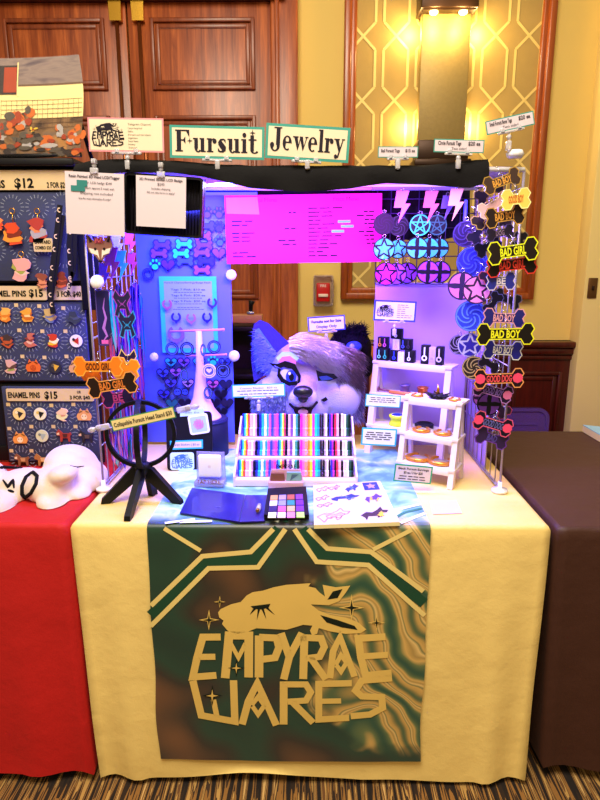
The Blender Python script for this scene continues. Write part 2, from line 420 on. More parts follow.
# ================================================================ TABLES
tz = .74
A0 = Z(68, 526, tz); A1 = Z(549, 524, tz); YF = (A0.y + A1.y) / 2; X0 = A0.x; X1 = A1.x; YB = 2.25
B0 = Z(99, 784, .012); B1 = Z(520, 776, .012)
def folds(x, y, t, side):
    a = .010 * t
    return a * (n3(x * 6, y * 6, side) * 1.2 + .6 * n3(x * 15, y * 15, 3 + side) * t)
def yfront(x, z):
    """front face of the cream cloth: slight forward lean, faint ripples"""
    t = (tz - z) / tz
    return YF - .0 - .036 * t ** .8 - .004 * t * n3(x * 5, z * 3, 1) * 2
def cloth(x0, x1, y0, y1, zt, bx0, bx1, name, mats, hem=lambda s: 0, dx=.0, fold=1.0, bz=.012):
    g = G(); NX, NY, NZ = 60, 24, 30
    loop = [(i / NX, 0) for i in range(NX)] + [(1, j / NY) for j in range(NY)] + [(1 - i / NX, 1) for i in range(NX)] + [(0, 1 - j / NY) for j in range(NY)]
    rows = []
    for k in range(NZ + 3):
        row = []
        for (u, v) in loop:
            if k == 0: ins, z, t = .012, zt, 0
            elif k == 1: ins, z, t = .004, zt - .003, 0
            else: ins = 0; t = (k - 2) / NZ; z = (zt - .012) * (1 - t) + bz * t
            xa = x0 + (bx0 - x0) * t; xb = x1 + (bx1 - x1) * t
            x = xa + (xb - xa) * u; y = y0 + (y1 - y0) * v
            x += ins * (1 - 2 * u) if u in (0, 1) else 0
            if v == 0: y = y0 + ins - .036 * t ** .8 * fold - .008 * t * n3(x * 5, z * 3, 1) * fold
            if v == 1: y -= ins
            if u in (0, 1):
                sg = -1 if u == 0 else 1
                x += sg * .008 * t * (n3(y * 9, z * 2, 7 + u)); y += (-.036 * t ** .8 * fold) * (1 - v) if v > 0 else 0
            if t > .97 and v == 0: z += hem(u)
            # corner fold bulging out
            cu = min(u, 1 - u) if v == 0 else (0 if u in (0, 1) else 1)
            if v == 0 and cu < .12 and cu > 0: y += .012 * t * math.sin(cu / .12 * math.pi * 2)
            row.append(g.bm.verts.new((x, y, z)))
        rows.append(row)
    n = len(loop)
    f = g.bm.faces.new(rows[0]); f.smooth = False
    for k in range(len(rows) - 1):
        for i in range(n):
            f = g.bm.faces.new((rows[k][i], rows[k + 1][i], rows[k + 1][(i + 1) % n], rows[k][(i + 1) % n])); f.smooth = True
    return g.obj(name, mats)
def weave(name, c, rough=.75, strength=.35, var=.06):
    m = mat(name, c, rough, var=var, vscale=3, sheen=.02); nt = m.node_tree; b = nt.nodes['Principled BSDF']; L = nt.links.new
    n = nt.nodes.new('ShaderNodeTexNoise'); n.inputs['Scale'].default_value = 9; n.inputs['Detail'].default_value = 6
    mp = mapped(nt, (1, 1, 1)); L(mp.outputs[0], n.inputs['Vector'])
    n2 = nt.nodes.new('ShaderNodeTexNoise'); n2.inputs['Scale'].default_value = 350; L(mp.outputs[0], n2.inputs['Vector'])
    ma = nt.nodes.new('ShaderNodeMath'); ma.operation = 'MULTIPLY_ADD'; ma.inputs[1].default_value = .06; L(n2.outputs['Fac'], ma.inputs[0]); L(n.outputs['Fac'], ma.inputs[2])
    bp = nt.nodes.new('ShaderNodeBump'); bp.inputs['Strength'].default_value = strength; bp.inputs['Distance'].default_value = .02
    L(ma.outputs[0], bp.inputs['Height']); L(bp.outputs[0], b.inputs['Normal']); return m
def table(name, x0, x1, y0, y1, label):
    t = thing(name, ((x0 + x1) / 2, (y0 + y1) / 2, 0), label, 'table')
    w = x1 - x0; d = y1 - y0
    g = G(); g.box((0, 0, tz - .02), (w, d, .03), bev=.004); g.obj('tabletop', mat('table_ply', (.5, .38, .25), .5), t)
    for sx in (-1, 1):
        for sy in (-1, 1):
            g = G(); g.tube([(sx * (w / 2 - .08), sy * (d / 2 - .08), .0), (sx * (w / 2 - .08), sy * (d / 2 - .08), tz - .03)], .014); g.obj('leg', mat('leg_steel', (.3, .3, .3), .4, .8), t)
LEAN = YF - (B0.y+B1.y)/2
cream = weave('cream_cloth', (.94, .82, .50)); red = weave('red_cloth', (.74, .03, .02)); brown = weave('brown_cloth', (.25, .12, .075), .6)
def hem(u): return .006 + .018 * (1 if .12 < u < .62 else 0) * math.sin((u - .12) / .5 * math.pi) + .003 * math.sin(u * 21)
table('folding_table', X0 + .02, X1 - .02, YF + .02, YB - .02, 'folding table under the cream cloth of the middle stall')
tag(cloth(X0, X1, YF, YB, tz, B0.x, B1.x, 'tablecloth', cream, hem), 'cream tablecloth over the middle table reaching the carpet', 'tablecloth')
rx1 = X0 - .008; table('folding_table', -2.1, rx1 - .02, YF + .02, YB - .02, 'folding table under the red cloth')
tag(cloth(-2.2, rx1, YF - .005, YB, tz, -2.2, B0.x - .02, 'tablecloth', red, lambda u: .012, bz=.02), 'bright red tablecloth over the left table', 'tablecloth')
bx0 = X1 + .012; table('folding_table', bx0 + .03, 2.3, YF + .01, YB + .02, 'folding table under the dark brown cloth')
tag(cloth(bx0, 2.4, YF - .012, YB + .05, tz + .002, B1.x + .06, 2.4, 'tablecloth', brown, lambda u: .0, fold=.0, bz=.04), 'dark brown tablecloth over the right table', 'tablecloth')

# ================================================================ BANNER / RUNNER
bx_l = P(148, 530, YF).x; bx_r = P(430, 530, YF).x; bot = P(300, 757, YF - .035).z - .004
m = bpy.data.materials.new('marble_print_satin'); m.use_nodes = True; nt = m.node_tree; L = nt.links.new; b = nt.nodes['Principled BSDF']
b.inputs['Roughness'].default_value = .38; b.inputs['Sheen Weight'].default_value = .3
tc = nt.nodes.new('ShaderNodeTexCoord'); sep = nt.nodes.new('ShaderNodeSeparateXYZ'); L(tc.outputs['Object'], sep.inputs[0])
wv = nt.nodes.new('ShaderNodeTexWave'); wv.wave_type = 'BANDS'; wv.bands_direction = 'DIAGONAL'; wv.inputs['Scale'].default_value = 3.0; wv.inputs['Distortion'].default_value = 7; wv.inputs['Detail'].default_value = 1.6; wv.inputs['Detail Scale'].default_value = 1.6
L(tc.outputs['Object'], wv.inputs['Vector'])
gold = ramp(nt, [(0, (.14, .30, .22)), (.14, (.38, .44, .26)), (.28, (.82, .66, .36)), (.4, (.66, .54, .28)), (.52, (.88, .74, .46)), (.62, (.46, .46, .27)), (.7, (.80, .64, .34)), (.86, (.72, .58, .3)), (1, (.30, .38, .24))]); L(wv.outputs['Fac'], gold.inputs[0])
no = nt.nodes.new('ShaderNodeTexNoise'); no.inputs['Scale'].default_value = 4.2; no.inputs['Detail'].default_value = 1; L(tc.outputs['Object'], no.inputs['Vector'])
dark = ramp(nt, [(.3, (.03, .17, .12)), (.46, (.07, .23, .16)), (.56, (.17, .14, .09)), (.72, (.46, .29, .15))]); L(no.outputs['Fac'], dark.inputs[0])
# gold region grows towards the right side and the lower corner
def M(op, a, b2=None, c2=None):
    q = nt.nodes.new('ShaderNodeMath'); q.operation = op
    for i, x in enumerate((a, b2, c2)):
        if x is None: continue
        if isinstance(x, (int, float)): q.inputs[i].default_value = x
        else: L(x, q.inputs[i])
    return q.outputs[0]
n5 = nt.nodes.new('ShaderNodeTexNoise'); n5.inputs['Scale'].default_value = 3.5; n5.inputs['Detail'].default_value = 4; L(tc.outputs['Object'], n5.inputs['Vector'])
xc = (bx_l + bx_r) / 2
sx = M('ADD', M('MULTIPLY', M('SUBTRACT', sep.outputs['X'], xc + .06), 3.5), M('MULTIPLY', M('SUBTRACT', n5.outputs['Fac'], .5), 3.2))
# darker again in the low right corner
cor = M('MAXIMUM', M('MULTIPLY', M('SUBTRACT', .30, sep.outputs['Z']), 4.0), 0)
sx = M('SUBTRACT', sx, cor)
sm = nt.nodes.new('ShaderNodeMapRange'); sm.interpolation_type = 'SMOOTHSTEP'; sm.inputs['From Min'].default_value = -.05; sm.inputs['From Max'].default_value = .3; L(sx, sm.inputs['Value'])
mx = nt.nodes.new('ShaderNodeMix'); mx.data_type = 'RGBA'; L(sm.outputs[0], mx.inputs[0]); L(dark.outputs[0], mx.inputs[6]); L(gold.outputs[0], mx.inputs[7])
# part lying on the table: strong light painted in, green marble turned watery pale blue
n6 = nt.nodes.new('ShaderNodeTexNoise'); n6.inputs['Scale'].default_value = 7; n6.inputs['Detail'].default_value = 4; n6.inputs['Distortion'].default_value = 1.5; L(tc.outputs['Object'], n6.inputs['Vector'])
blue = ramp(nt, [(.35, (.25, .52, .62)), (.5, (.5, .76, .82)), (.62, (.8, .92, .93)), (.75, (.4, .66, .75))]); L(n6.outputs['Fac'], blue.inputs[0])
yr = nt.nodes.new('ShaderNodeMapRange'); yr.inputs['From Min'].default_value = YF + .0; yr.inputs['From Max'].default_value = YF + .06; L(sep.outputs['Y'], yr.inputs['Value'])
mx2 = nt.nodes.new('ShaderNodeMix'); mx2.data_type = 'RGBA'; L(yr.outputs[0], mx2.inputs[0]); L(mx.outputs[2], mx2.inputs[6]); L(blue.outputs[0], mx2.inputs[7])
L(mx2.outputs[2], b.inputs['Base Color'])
marble = m; band = mat('print_cream', (.90, .80, .50), .4, var=.05); goldink = mat('print_gold', (.88, .74, .40), .4, var=.06)
teal = mat('print_teal', (.09, .27, .19), .4, var=.1); inkdark = mat('print_dark', (.08, .12, .09), .5)
YE = YF - .006      # where it turns over the edge
def bsurf(x, z, off=0):
    t = (tz - z) / tz
    yy = YF - .009 - .036 * max(0, t) ** .8 - off + .0035 * math.sin(x * 26 + 2 * z) * t * n3(x * 3, z * 3, 5)
    return yy
banner = thing('table_runner', (0, 0, 0), 'green and gold marbled satin runner with gold wolf logo hanging over the cream cloth', 'banner')
g = G(); NX = 60
prof = [('t', YB - .2 - i * (YB - .2 - YF - .008) / 16) for i in range(17)] + [('c', .5)] + [('f', i / 50) for i in range(51)]
rows = []
for k, q in prof:
    row = []
    for i in range(NX + 1):
        u = i / NX; x = bx_l + (bx_r - bx_l) * u
        if k == 't': p = (x, q, tz + .0035 + .001 * n3(x * 5, q * 5))
        elif k == 'c': p = (x, YF - .004, tz + .001)
        else:
            z = tz - .008 - q * (tz - .008 - bot) ; z += -.004 * math.sin(u * 3.1) * q
            x2 = x - (u - .5) * .012 * q + .004 * math.sin(z * 22) * (1 if u > .9 or u < .1 else 0) * q
            p = (x2, bsurf(x2, z), z)
        row.append(g.bm.verts.new(p))
    rows.append(row)
for a, c2 in zip(rows, rows[1:]):
    for i in range(NX):
        f = g.bm.faces.new((a[i], c2[i], c2[i + 1], a[i + 1])); f.smooth = True
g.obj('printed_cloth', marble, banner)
# logo ------------------------------------------------------------------
LOGO = []   # (points, width)  strokes ; in the 600x425 frame of the logo drawing
def lg(w, *p): LOGO.append((list(p), w))
lg(19, (125, 200), (80, 200), (66, 250), (56, 297), (115, 293)); lg(17, (70, 248), (112, 248))
lg(22, (137, 300), (146, 196), (196, 196), (196, 298)); lg(11, (150, 215), (170, 250), (188, 215))
lg(22, (222, 298), (222, 196)); lg(19, (222, 200), (266, 202), (272, 225), (262, 250), (228, 254))
lg(19, (277, 190), (298, 248)); lg(19, (330, 190), (298, 248), (284, 303))
lg(20, (333, 302), (336, 196)); lg(18, (330, 201), (378, 203), (386, 224), (374, 248), (340, 252)); lg(18, (350, 248), (390, 303))
lg(17, (400, 300), (408, 235), (426, 200), (462, 296)); lg(12, (414, 268), (428, 244), (442, 262), (428, 284), (416, 268))
lg(19, (540, 199), (472, 203), (478, 250), (490, 293), (555, 287)); lg(17, (480, 247), (546, 243))
lg(19, (56, 306), (78, 390), (162, 405), (158, 305)); lg(14, (108, 352), (118, 398))
lg(19, (180, 412), (196, 355), (218, 312), (266, 414)); lg(12, (204, 365), (220, 345), (236, 366), (220, 388), (206, 368))
lg(20, (284, 412), (284, 308)); lg(17, (280, 315), (340, 315), (352, 334), (340, 354), (294, 357)); lg(18, (305, 357), (358, 408))
lg(18, (455, 312), (372, 314), (372, 400), (448, 396)); lg(15, (372, 356), (428, 355))
lg(18, (556, 300), (480, 306), (464, 330), (480, 344), (530, 346), (532, 372), (500, 388), (452, 392))
HEAD = [(118, 140), (124, 132), (150, 120), (175, 114), (190, 98), (205, 90), (232, 86), (258, 78), (290, 72), (352, 68), (346, 76), (364, 80), (373, 90), (388, 101), (382, 72), (415, 78), (452, 74), (440, 92), (424, 112), (398, 122),
        (352, 120), (372, 135), (402, 146), (440, 152), (472, 164), (492, 181), (478, 190), (440, 192), (400, 186), (372, 178), (368, 192), (355, 196), (350, 184), (356, 172), (332, 170), (312, 176), (290, 182), (252, 180), (215, 178), (185, 190), (160, 193), (142, 184), (128, 168), (132, 160), (121, 152)]
EARIN = [[(394, 108), (408, 88), (432, 82), (420, 104)], [(376, 146), (420, 158), (462, 172), (470, 182), (430, 176), (392, 164)]]
EYE = [[(200, 124), (250, 118), (246, 127), (228, 132), (208, 131)], [(206, 131), (214, 131), (198, 145)], [(218, 132), (224, 132), (216, 158)], [(228, 132), (234, 131), (240, 156)], [(238, 129), (244, 127), (262, 146)]]
STARS = [(95, 158, 26), (122, 114, 15), (455, 128, 33), (518, 165, 22)]; STARD = [(165, 275, 22), (105, 342, 26)]
def draw_logo(g, fn, mi, mhole, y, sc, solid=True):
    """fn maps drawing coordinates to local (x, z); sc the scale of a drawing unit"""
    for pts, w in LOGO: g.stroke([fn(*p) for p in pts], w * sc, mi, y)
    g.poly([fn(*p) for p in HEAD], mi, y)
    for q in EARIN + EYE: g.poly([fn(*p) for p in q], mhole, y - .0006)
    for x, z, r in STARS:
        g.poly([fn(x + (a), z + b2) for a, b2 in sparkle(0, 0, r)], mi, y)
        g.poly([fn(x + (a), z + b2) for a, b2 in sparkle(0, 0, r * .6)], mhole, y - .0006)
    for x, z, r in STARD:
        g.poly([fn(x + (a), z + b2) for a, b2 in sparkle(0, 0, r * 1.0)], mhole, y - .0006)
        g.poly([fn(x + (a), z + b2) for a, b2 in sparkle(0, 0, r * .6)], mi, y - .0009)
def onto_cloth(g, off):
    for c3, n_ in ([((bx_l + i * .012, 0, 0), (1, 0, 0)) for i in range(60)] + [((0, 0, bot + i * .012), (0, 0, 1)) for i in range(60)]):
        bmesh.ops.bisect_plane(g.bm, geom=g.bm.verts[:] + g.bm.edges[:] + g.bm.faces[:], plane_co=c3, plane_no=n_)
    for v in g.bm.verts: v.co.y = bsurf(v.co.x, v.co.z, off - v.co.y)
def fb(x, y):            # logo drawing -> banner plane
    p = P(170 + x * .4, 560 + y * .4, YF - .04); return (p.x, p.z)
g = G(); draw_logo(g, fb, 0, 1, 0, .4 * S(1, YF - .04, .45)); onto_cloth(g, .0016); g.obj('logo_print', [goldink, inkdark], banner)
def fz(x, y):
    p = P(130 + x * .5333, 510 + y * .5333, YF - .02); return (p.x, min(p.z, tz - .006))
g = G(); W = .0115
BL = [([(40, 215), (147, 110), (240, 108), (291, 24)], 9), ([(40, 178), (135, 88), (226, 80), (268, 24)], 9), ([(62, 28), (132, 78)], 8), ([(38, 68), (118, 92)], 0),
      ([(308, 24), (350, 98), (447, 104), (552, 196)], 9), ([(334, 24), (370, 74), (452, 80), (550, 152)], 9), ([(456, 76), (530, 26)], 8)]
for pts, w_ in BL:
    if w_: g.stroke([fz(*p) for p in pts], w_ * .5333 * S(1, YF, .6), 0, 0)
for pts in ([(40, 196), (141, 99), (233, 94), (279, 24)], [(322, 24), (360, 86), (450, 92), (551, 174)]):
    g.stroke([fz(*p) for p in pts], 11 * S(1, YF, .6), 1, .0006)
onto_cloth(g, .0016); g.obj('border_print', [band, teal], banner)
def zt_(px, py): p = Z(px, py, tz); return (p.x, p.y)
def flat_stroke(pts, w_, mi, z):
    h = G(); h.stroke([zt_(*p) for p in pts], w_, mi, 0)
    for f in h.bm.faces: g.face([(v.co.x, v.co.z, z) for v in f.verts], f.material_index)
    h.bm.free()
for pts in ([(276, 524), (290, 505)], [(297, 524), (307, 505)], [(372, 525), (395, 512), (420, 506)], [(165, 525), (195, 521)], [(180, 524), (212, 523)], [(400, 525), (425, 515)]):
    g = G(); flat_stroke(pts, .012, 0, tz + .0055); g.obj('stripe_print', mat('print_white', (.93, .95, .9), .4), banner)
for pts in ([(285, 524), (298, 505)], [(385, 525), (405, 514), (422, 510)]):
    g = G(); flat_stroke(pts, .01, 0, tz + .0055); g.obj('stripe_print', mat('print_sea', (.2, .5, .42), .4), banner)
# ================================================================ THE BOOTH FRAME
YR = 1.66; YK = 2.1; XL = Z(106, 488, tz).x; XR = Z(496, 488, tz).x; ZT = P(300, 170, YR).z
white_plastic = mat('white_plastic', (.93, .92, .95), .4, var=.02); wire = mat('white_wire', (.62, .58, .64), .35, .3, var=0)
blackm = mat('black_plastic', (.03, .03, .035), .4, var=.1); black_cloth = weave('black_drape_cloth', (.022, .014, .028), .9, .6)
clear = mat('clear_acrylic', (.93, .92, .97), .12, var=0, trans=.55, coat=.3)
silver = mat('silver_metal', (.75, .75, .78), .25, .9, var=0); goldm = mat('gold_metal', (.85, .62, .22), .25, .9, var=.05)
wpaper = mat('white_paper', (.83, .77, .82), .6, var=.02); pinkp = mat('blush_paper', (.92, .86, .83), .6, var=.02)
ink = mat('dark_ink', (.08, .04, .12), .6, var=0); blk = mat('black_ink', (.02, .02, .02), .5, var=0)
booth = thing('display_booth', ((XL + XR) / 2, (YR + YK) / 2, tz), 'open display booth of wire grids and plastic panels glowing blue and violet', 'display booth')
def bp_(g, name, mats):      # booth part given in world coordinates
    o = g.obj(name, mats, booth); o.matrix_parent_inverse = Matrix.Translation(-Vector(booth.location)); return o
def grid_side(x, y0, y1, z0, z1, dy=.05, dz=.115):
    g = G(); y = y0
    while y <= y1 + .001: g.tube([(x, y, z0), (x, y, z1)], .0019, n=5); y += dy
    z = z0 + .01
    while z <= z1: g.tube([(x, y0, z), (x, y1, z)], .0019, n=5); z += dz
    for q in (z0 + .002, (z0 + z1) / 2, z1): g.tube([(x, y0, q), (x, y1, q)], .003, n=6)
    for q in (y0, y1): g.tube([(x, q, z0), (x, q, z1)], .0035, n=6)
    return g
bp_(grid_side(XR, YR, YK, tz + .006, ZT), 'wire_grid', wire); bp_(grid_side(XL, YR, YK, tz + .006, ZT), 'wire_grid', wire)
g = G(); x0, x1 = P(376, 250, YK).x, XR; z0, z1 = P(400, 284, YK).z, ZT
x = x0
while x < x1: g.tube([(x, YK, z0), (x, YK, z1)], .0018, n=5); x += .045
z = z0
while z < z1: g.tube([(x0, YK, z), (x1, YK, z)], .0018, n=5); z += .045
bp_(g, 'wire_grid', mat('dark_wire', (.25, .15, .4), .4, .3, var=0))
for zz, yy in ((ZT, YR), (ZT, YK), (ZT - .012, YR + .22)):
    g = G(); g.tube([(XL, yy, zz), (XR, yy, zz)], .006, n=8); bp_(g, 'top_rail', white_plastic)
# back left sheet the pendants are pinned on
lx0, lx1 = P(139, 300, YK).x, P(229, 200, YK).x
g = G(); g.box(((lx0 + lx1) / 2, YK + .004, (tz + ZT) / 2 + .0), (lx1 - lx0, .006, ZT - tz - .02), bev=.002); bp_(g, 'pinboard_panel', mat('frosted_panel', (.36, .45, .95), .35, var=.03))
g = G(); bx = P(376, 283, YK).x; g.box(((bx + XR) / 2, YK + .012, (tz + P(400, 283, YK).z) / 2), (XR - bx, .006, P(400, 283, YK).z - tz), bev=.002); bp_(g, 'white_back_panel', mat('lavender_panel', (.74, .64, .94), .5, var=.02))
g = G(); g.box((XR + .008, (1.84 + YK) / 2, tz + .2), (.005, YK - 1.84, .4), bev=.002); bp_(g, 'side_panel', mat('lavender_panel', (.9, .86, .95), .5))
for i in range(3):
    a = XL + i * (XR - XL) / 3; c = XL + (i + 1) * (XR - XL) / 3
    g = G(); g.box(((a + c) / 2, (YR + YK) / 2 + .01, ZT + .008), (c - a - .006, YK - YR - .02, .004), bev=.001); bp_(g, 'roof_panel', mat('roof_sheet', (.7, .66, .8), .5))
for (px_, py_, yy, r_) in ((231, 275, YK - .02, .018), (234, 356, YK - .02, .019), (515, 154, YR - .01, .022), (100, 170, YR + .02, .015), (154, 357, YK - .03, .015), (516, 488, 0, 0), (97, 282, YR + .01, .019)):
    if not r_: continue
    p = P(px_, py_, yy); g = G(); g.lathe([(.002, -r_ * .45), (r_ * .8, -r_ * .4), (r_, 0), (r_ * .8, r_ * .4), (.002, r_ * .45)], n=20)
    bmesh.ops.rotate(g.bm, verts=g.bm.verts, matrix=Matrix.Rotation(R(80 if r_ < .021 else 0), 3, 'X')); bmesh.ops.translate(g.bm, verts=g.bm.verts, vec=p)
    bp_(g, 'panel_connector', white_plastic)
for xx in (XL, XR):
    g = G(); g.lathe([(.022, 0), (.022, .008), (.006, .012), (.006, .03)], c=(xx, YR, tz + .002), n=18); bp_(g, 'foot', white_plastic)
# glowing strips
ledb = mat('led_blue', (.2, .2, 1), emit=5, var=0); ledv = mat('led_violet', (.45, .3, 1), emit=1.6, var=0)
def world(name, mats, g, label, cat, group=None):
    """single mesh given in world coordinates -> origin moved to its base"""
    vs = [v.co for v in g.bm.verts]; c = Vector(((min(v.x for v in vs) + max(v.x for v in vs)) / 2, (min(v.y for v in vs) + max(v.y for v in vs)) / 2, min(v.z for v in vs)))
    bmesh.ops.translate(g.bm, verts=g.bm.verts, vec=-c)
    return tag(g.obj(name, mats, loc=c), label, cat, group)
g = G(); a = P(372, 188, YK - .03); b_ = P(457, 188, YK - .03); g.tube([a, b_], .006); world('led_strip', ledv, g, 'violet light strip along the top rail above the hanging lightning bolts', 'light strip')
g = G(); g.tube([(XL + .03, YK - .05, ZT - .02), (XL + .42, YK - .05, ZT - .02)], .005); world('led_strip', ledb, g, 'blue light strip under the left half of the booth roof', 'light strip')
g = G(); a = P(466, 200, 1.95); g.tube([(a.x, 1.95, a.z), (a.x, 1.95, P(464, 240, 1.95).z)], .005); world('led_strip', mat('led_blue_soft', (.25, .25, 1), emit=1.5, var=0), g, 'short upright blue light strip at the right end behind the round tags', 'light strip')
area('strip_and_fill', (XL + .20, 1.80, ZT - .05), (XL + .24, 2.05, 1.0), .3, 21, (.06, .07, 1.0), .25)
area('strip_and_fill', (-.10, 1.80, ZT - .06), (-.1, 2.1, 1.0), .3, 7, (.16, .10, 1.0), .2)
area('strip_and_fill', (XR - .18, 1.78, ZT - .03), (XR - .2, 1.92, .85), .3, 8, (.36, .18, 1.0), .15)
area('strip_and_fill', (.02, YR + .05, ZT - .03), (.02, 1.50, tz), .9, 7, (.50, .42, 1.0), .04)  # violet fill added at the front rail to whiten the table front
area('strip_and_fill', (.0, 1.78, ZT - .10), (.0, YK, ZT - .2), .5, 4, (.75, .06, 1.0), .08)

# black cloth over the rail
g = G(); NX = 90; rows = []
TOPP = [(72, 166), (90, 162), (130, 160), (165, 161), (200, 164), (250, 167), (300, 168), (350, 171), (385, 172), (400, 167), (440, 165), (470, 162), (487, 160)]
BOT = [(72, 180), (90, 176), (130, 172), (165, 172), (200, 176), (250, 188), (300, 192), (350, 189), (385, 183), (400, 184), (440, 186), (470, 188), (487, 182)]
def itp(T, x):
    for (a, b2), (c, d) in zip(T, T[1:]):
        if x <= c: return b2 + (d - b2) * (x - a) / (c - a)
    return T[-1][1]
for i in range(NX + 1):
    px_ = 76 + (487 - 76) * i / NX; zt2 = P(px_, itp(TOPP, px_), YR).z; zb2 = P(px_, itp(BOT, px_), YR - .02).z; x = P(px_, 165, YR).x
    wob = .008 * n3(x * 9, 0, 2) + .004 * n3(x * 26, 1, 2); zt2 = max(zt2, ZT + .008)
    row = [g.v((x, YR - .022 + wob + .006 * math.sin(x * 40), zb2)), g.v((x, YR - .024 + wob, (zt2 + zb2) / 2)), g.v((x, YR - .018 + wob, zt2 - .010)), g.v((x, YR - .004, zt2 + .002 + wob * .4)), g.v((x, YR + .02, zt2 + .004))]
    for k in range(1, 9):
        yy = YR + .02 + (YK - YR - .02) * k / 8; row.append(g.v((x, yy, max(ZT + .016, zt2 + .004 + (ZT + .016 - zt2) * k / 8) + .006 * n3(x * 7, yy * 8, 1))))
    row += [g.v((x, YK + .016, ZT + .012)), g.v((x, YK + .02, ZT - .05 - .02 * n3(x * 6, 0)))]
    rows.append(row)
for a, b2 in zip(rows, rows[1:]):
    for k in range(len(a) - 1):
        f = g.bm.faces.new((a[k], b2[k], b2[k + 1], a[k + 1])); f.smooth = True
world('black_drape', black_cloth, g, 'black cloth draped along the top rail and roof of the booth', 'cloth')
# black cloth hanging behind the lightning bolts
g = G(); rows = []
for i in range(41):
    px_ = 372 + (470 - 372) * i / 40; row = []
    for k in range(11):
        zb2 = 243 - 6 * i / 40 + 4 * n3(px_ * .1, 0); p = P(px_, 190 + (zb2 - 190) * k / 10, YK + .024 + .008 * math.sin(px_ * .35 + k * .1)); row.append(g.v(p))
    rows.append(row)
for a, b2 in zip(rows, rows[1:]):
    for k in range(10):
        f = g.bm.faces.new((a[k], b2[k], b2[k + 1], a[k + 1])); f.smooth = True
world('black_drape', mat('black_navy_cloth', (.05, .04, .09), .85), g, 'black cloth hanging behind the lightning bolts at the back right of the booth', 'cloth')

# ================================================================ SIGNS
def words(g, x, z, w, h, mi, y=-.0012, al='L', n=None):
    """a line of writing too small to read: word-long dashes"""
    n = n or max(2, int(w / (h * 4.5))); x0 = x - w / 2 if al == 'C' else (x if al == 'L' else x - w); cuts = [random.uniform(.6, 1.4) for _ in range(n)]; t = sum(cuts); a = x0
    for c in cuts:
        ww = w * c / t; g.poly([(a, z - h * .32), (a + ww * .8, z - h * .32), (a + ww * .8, z + h * .32), (a, z + h * .32)], mi, y); a += ww
def sign(name, label, px_, py_, wp, hp, Y, tilt, border, draw, cat='sign', mats=(), bw=.08, clip=None, yaw=0, lean=0, group=None, th=.0012, cardm=None, rail=None):
    c = P(px_, py_, Y); k = S(1, Y, c.z); w, h = wp * k, hp * k
    t = thing(name, (c.x, Y, c.z - h / 2), label, cat, (R(lean), 0, R(yaw)), group)
    piv = Matrix.Translation((0, 0, h / 2)) @ Matrix.Rotation(R(-tilt), 4, 'Y')
    g = G(); g.M = piv; g.prism([(-w / 2, -h / 2), (w / 2, -h / 2), (w / 2, h / 2), (-w / 2, h / 2)], 0, th, 1 if border else 0)
    if border: b2 = h * bw; g.prism([(-w / 2 + b2, -h / 2 + b2), (w / 2 - b2, -h / 2 + b2), (w / 2 - b2, h / 2 - b2), (-w / 2 + b2, h / 2 - b2)], -.0004, 0, 0)
    draw(g, w, h, k)
    g.obj('card', [cardm or wpaper, border or wpaper, ink] + list(mats), t)
    if clip == 'below':
        g = G(); d = h / 2; z0 = -d * math.cos(R(tilt)) + h / 2
        bw_ = min(w * .55, 30 * k); g.M = piv; g.box((0, 0, -h / 2 - .003), (bw_, .008, .006), bev=.0015)
        for sx in (-1, 1): g.box((sx * bw_ * .32, -.001, -h / 2 + .001), (bw_ * .16, .006, .012), bev=.001)
        g.M = Matrix(); zr = (rail if rail is not None else c.z - h / 2 - .035) - (c.z - h / 2)
        g.tube([(0, 0, -.006), (0, 0, zr)], .0022); g.ball((0, 0, zr * .45), .006); g.box((0, 0, zr), (.012, .014, .022), bev=.002); g.obj('clip', clear, t)
    if clip == 'above':
        g = G(); g.M = piv; g.box((0, -.001, h / 2 + .004), (8 * k, .008, .014), bev=.0015); g.ball((0, 0, h / 2 + .016), .006); g.box((0, 0, h / 2 + .026), (.012, .018, .012), bev=.002); g.obj('clip', clear, t)
    return t
tealm = hexm('2f8f84'); cyanm = hexm('28b8e0'); bluem = hexm('2a3fc8')
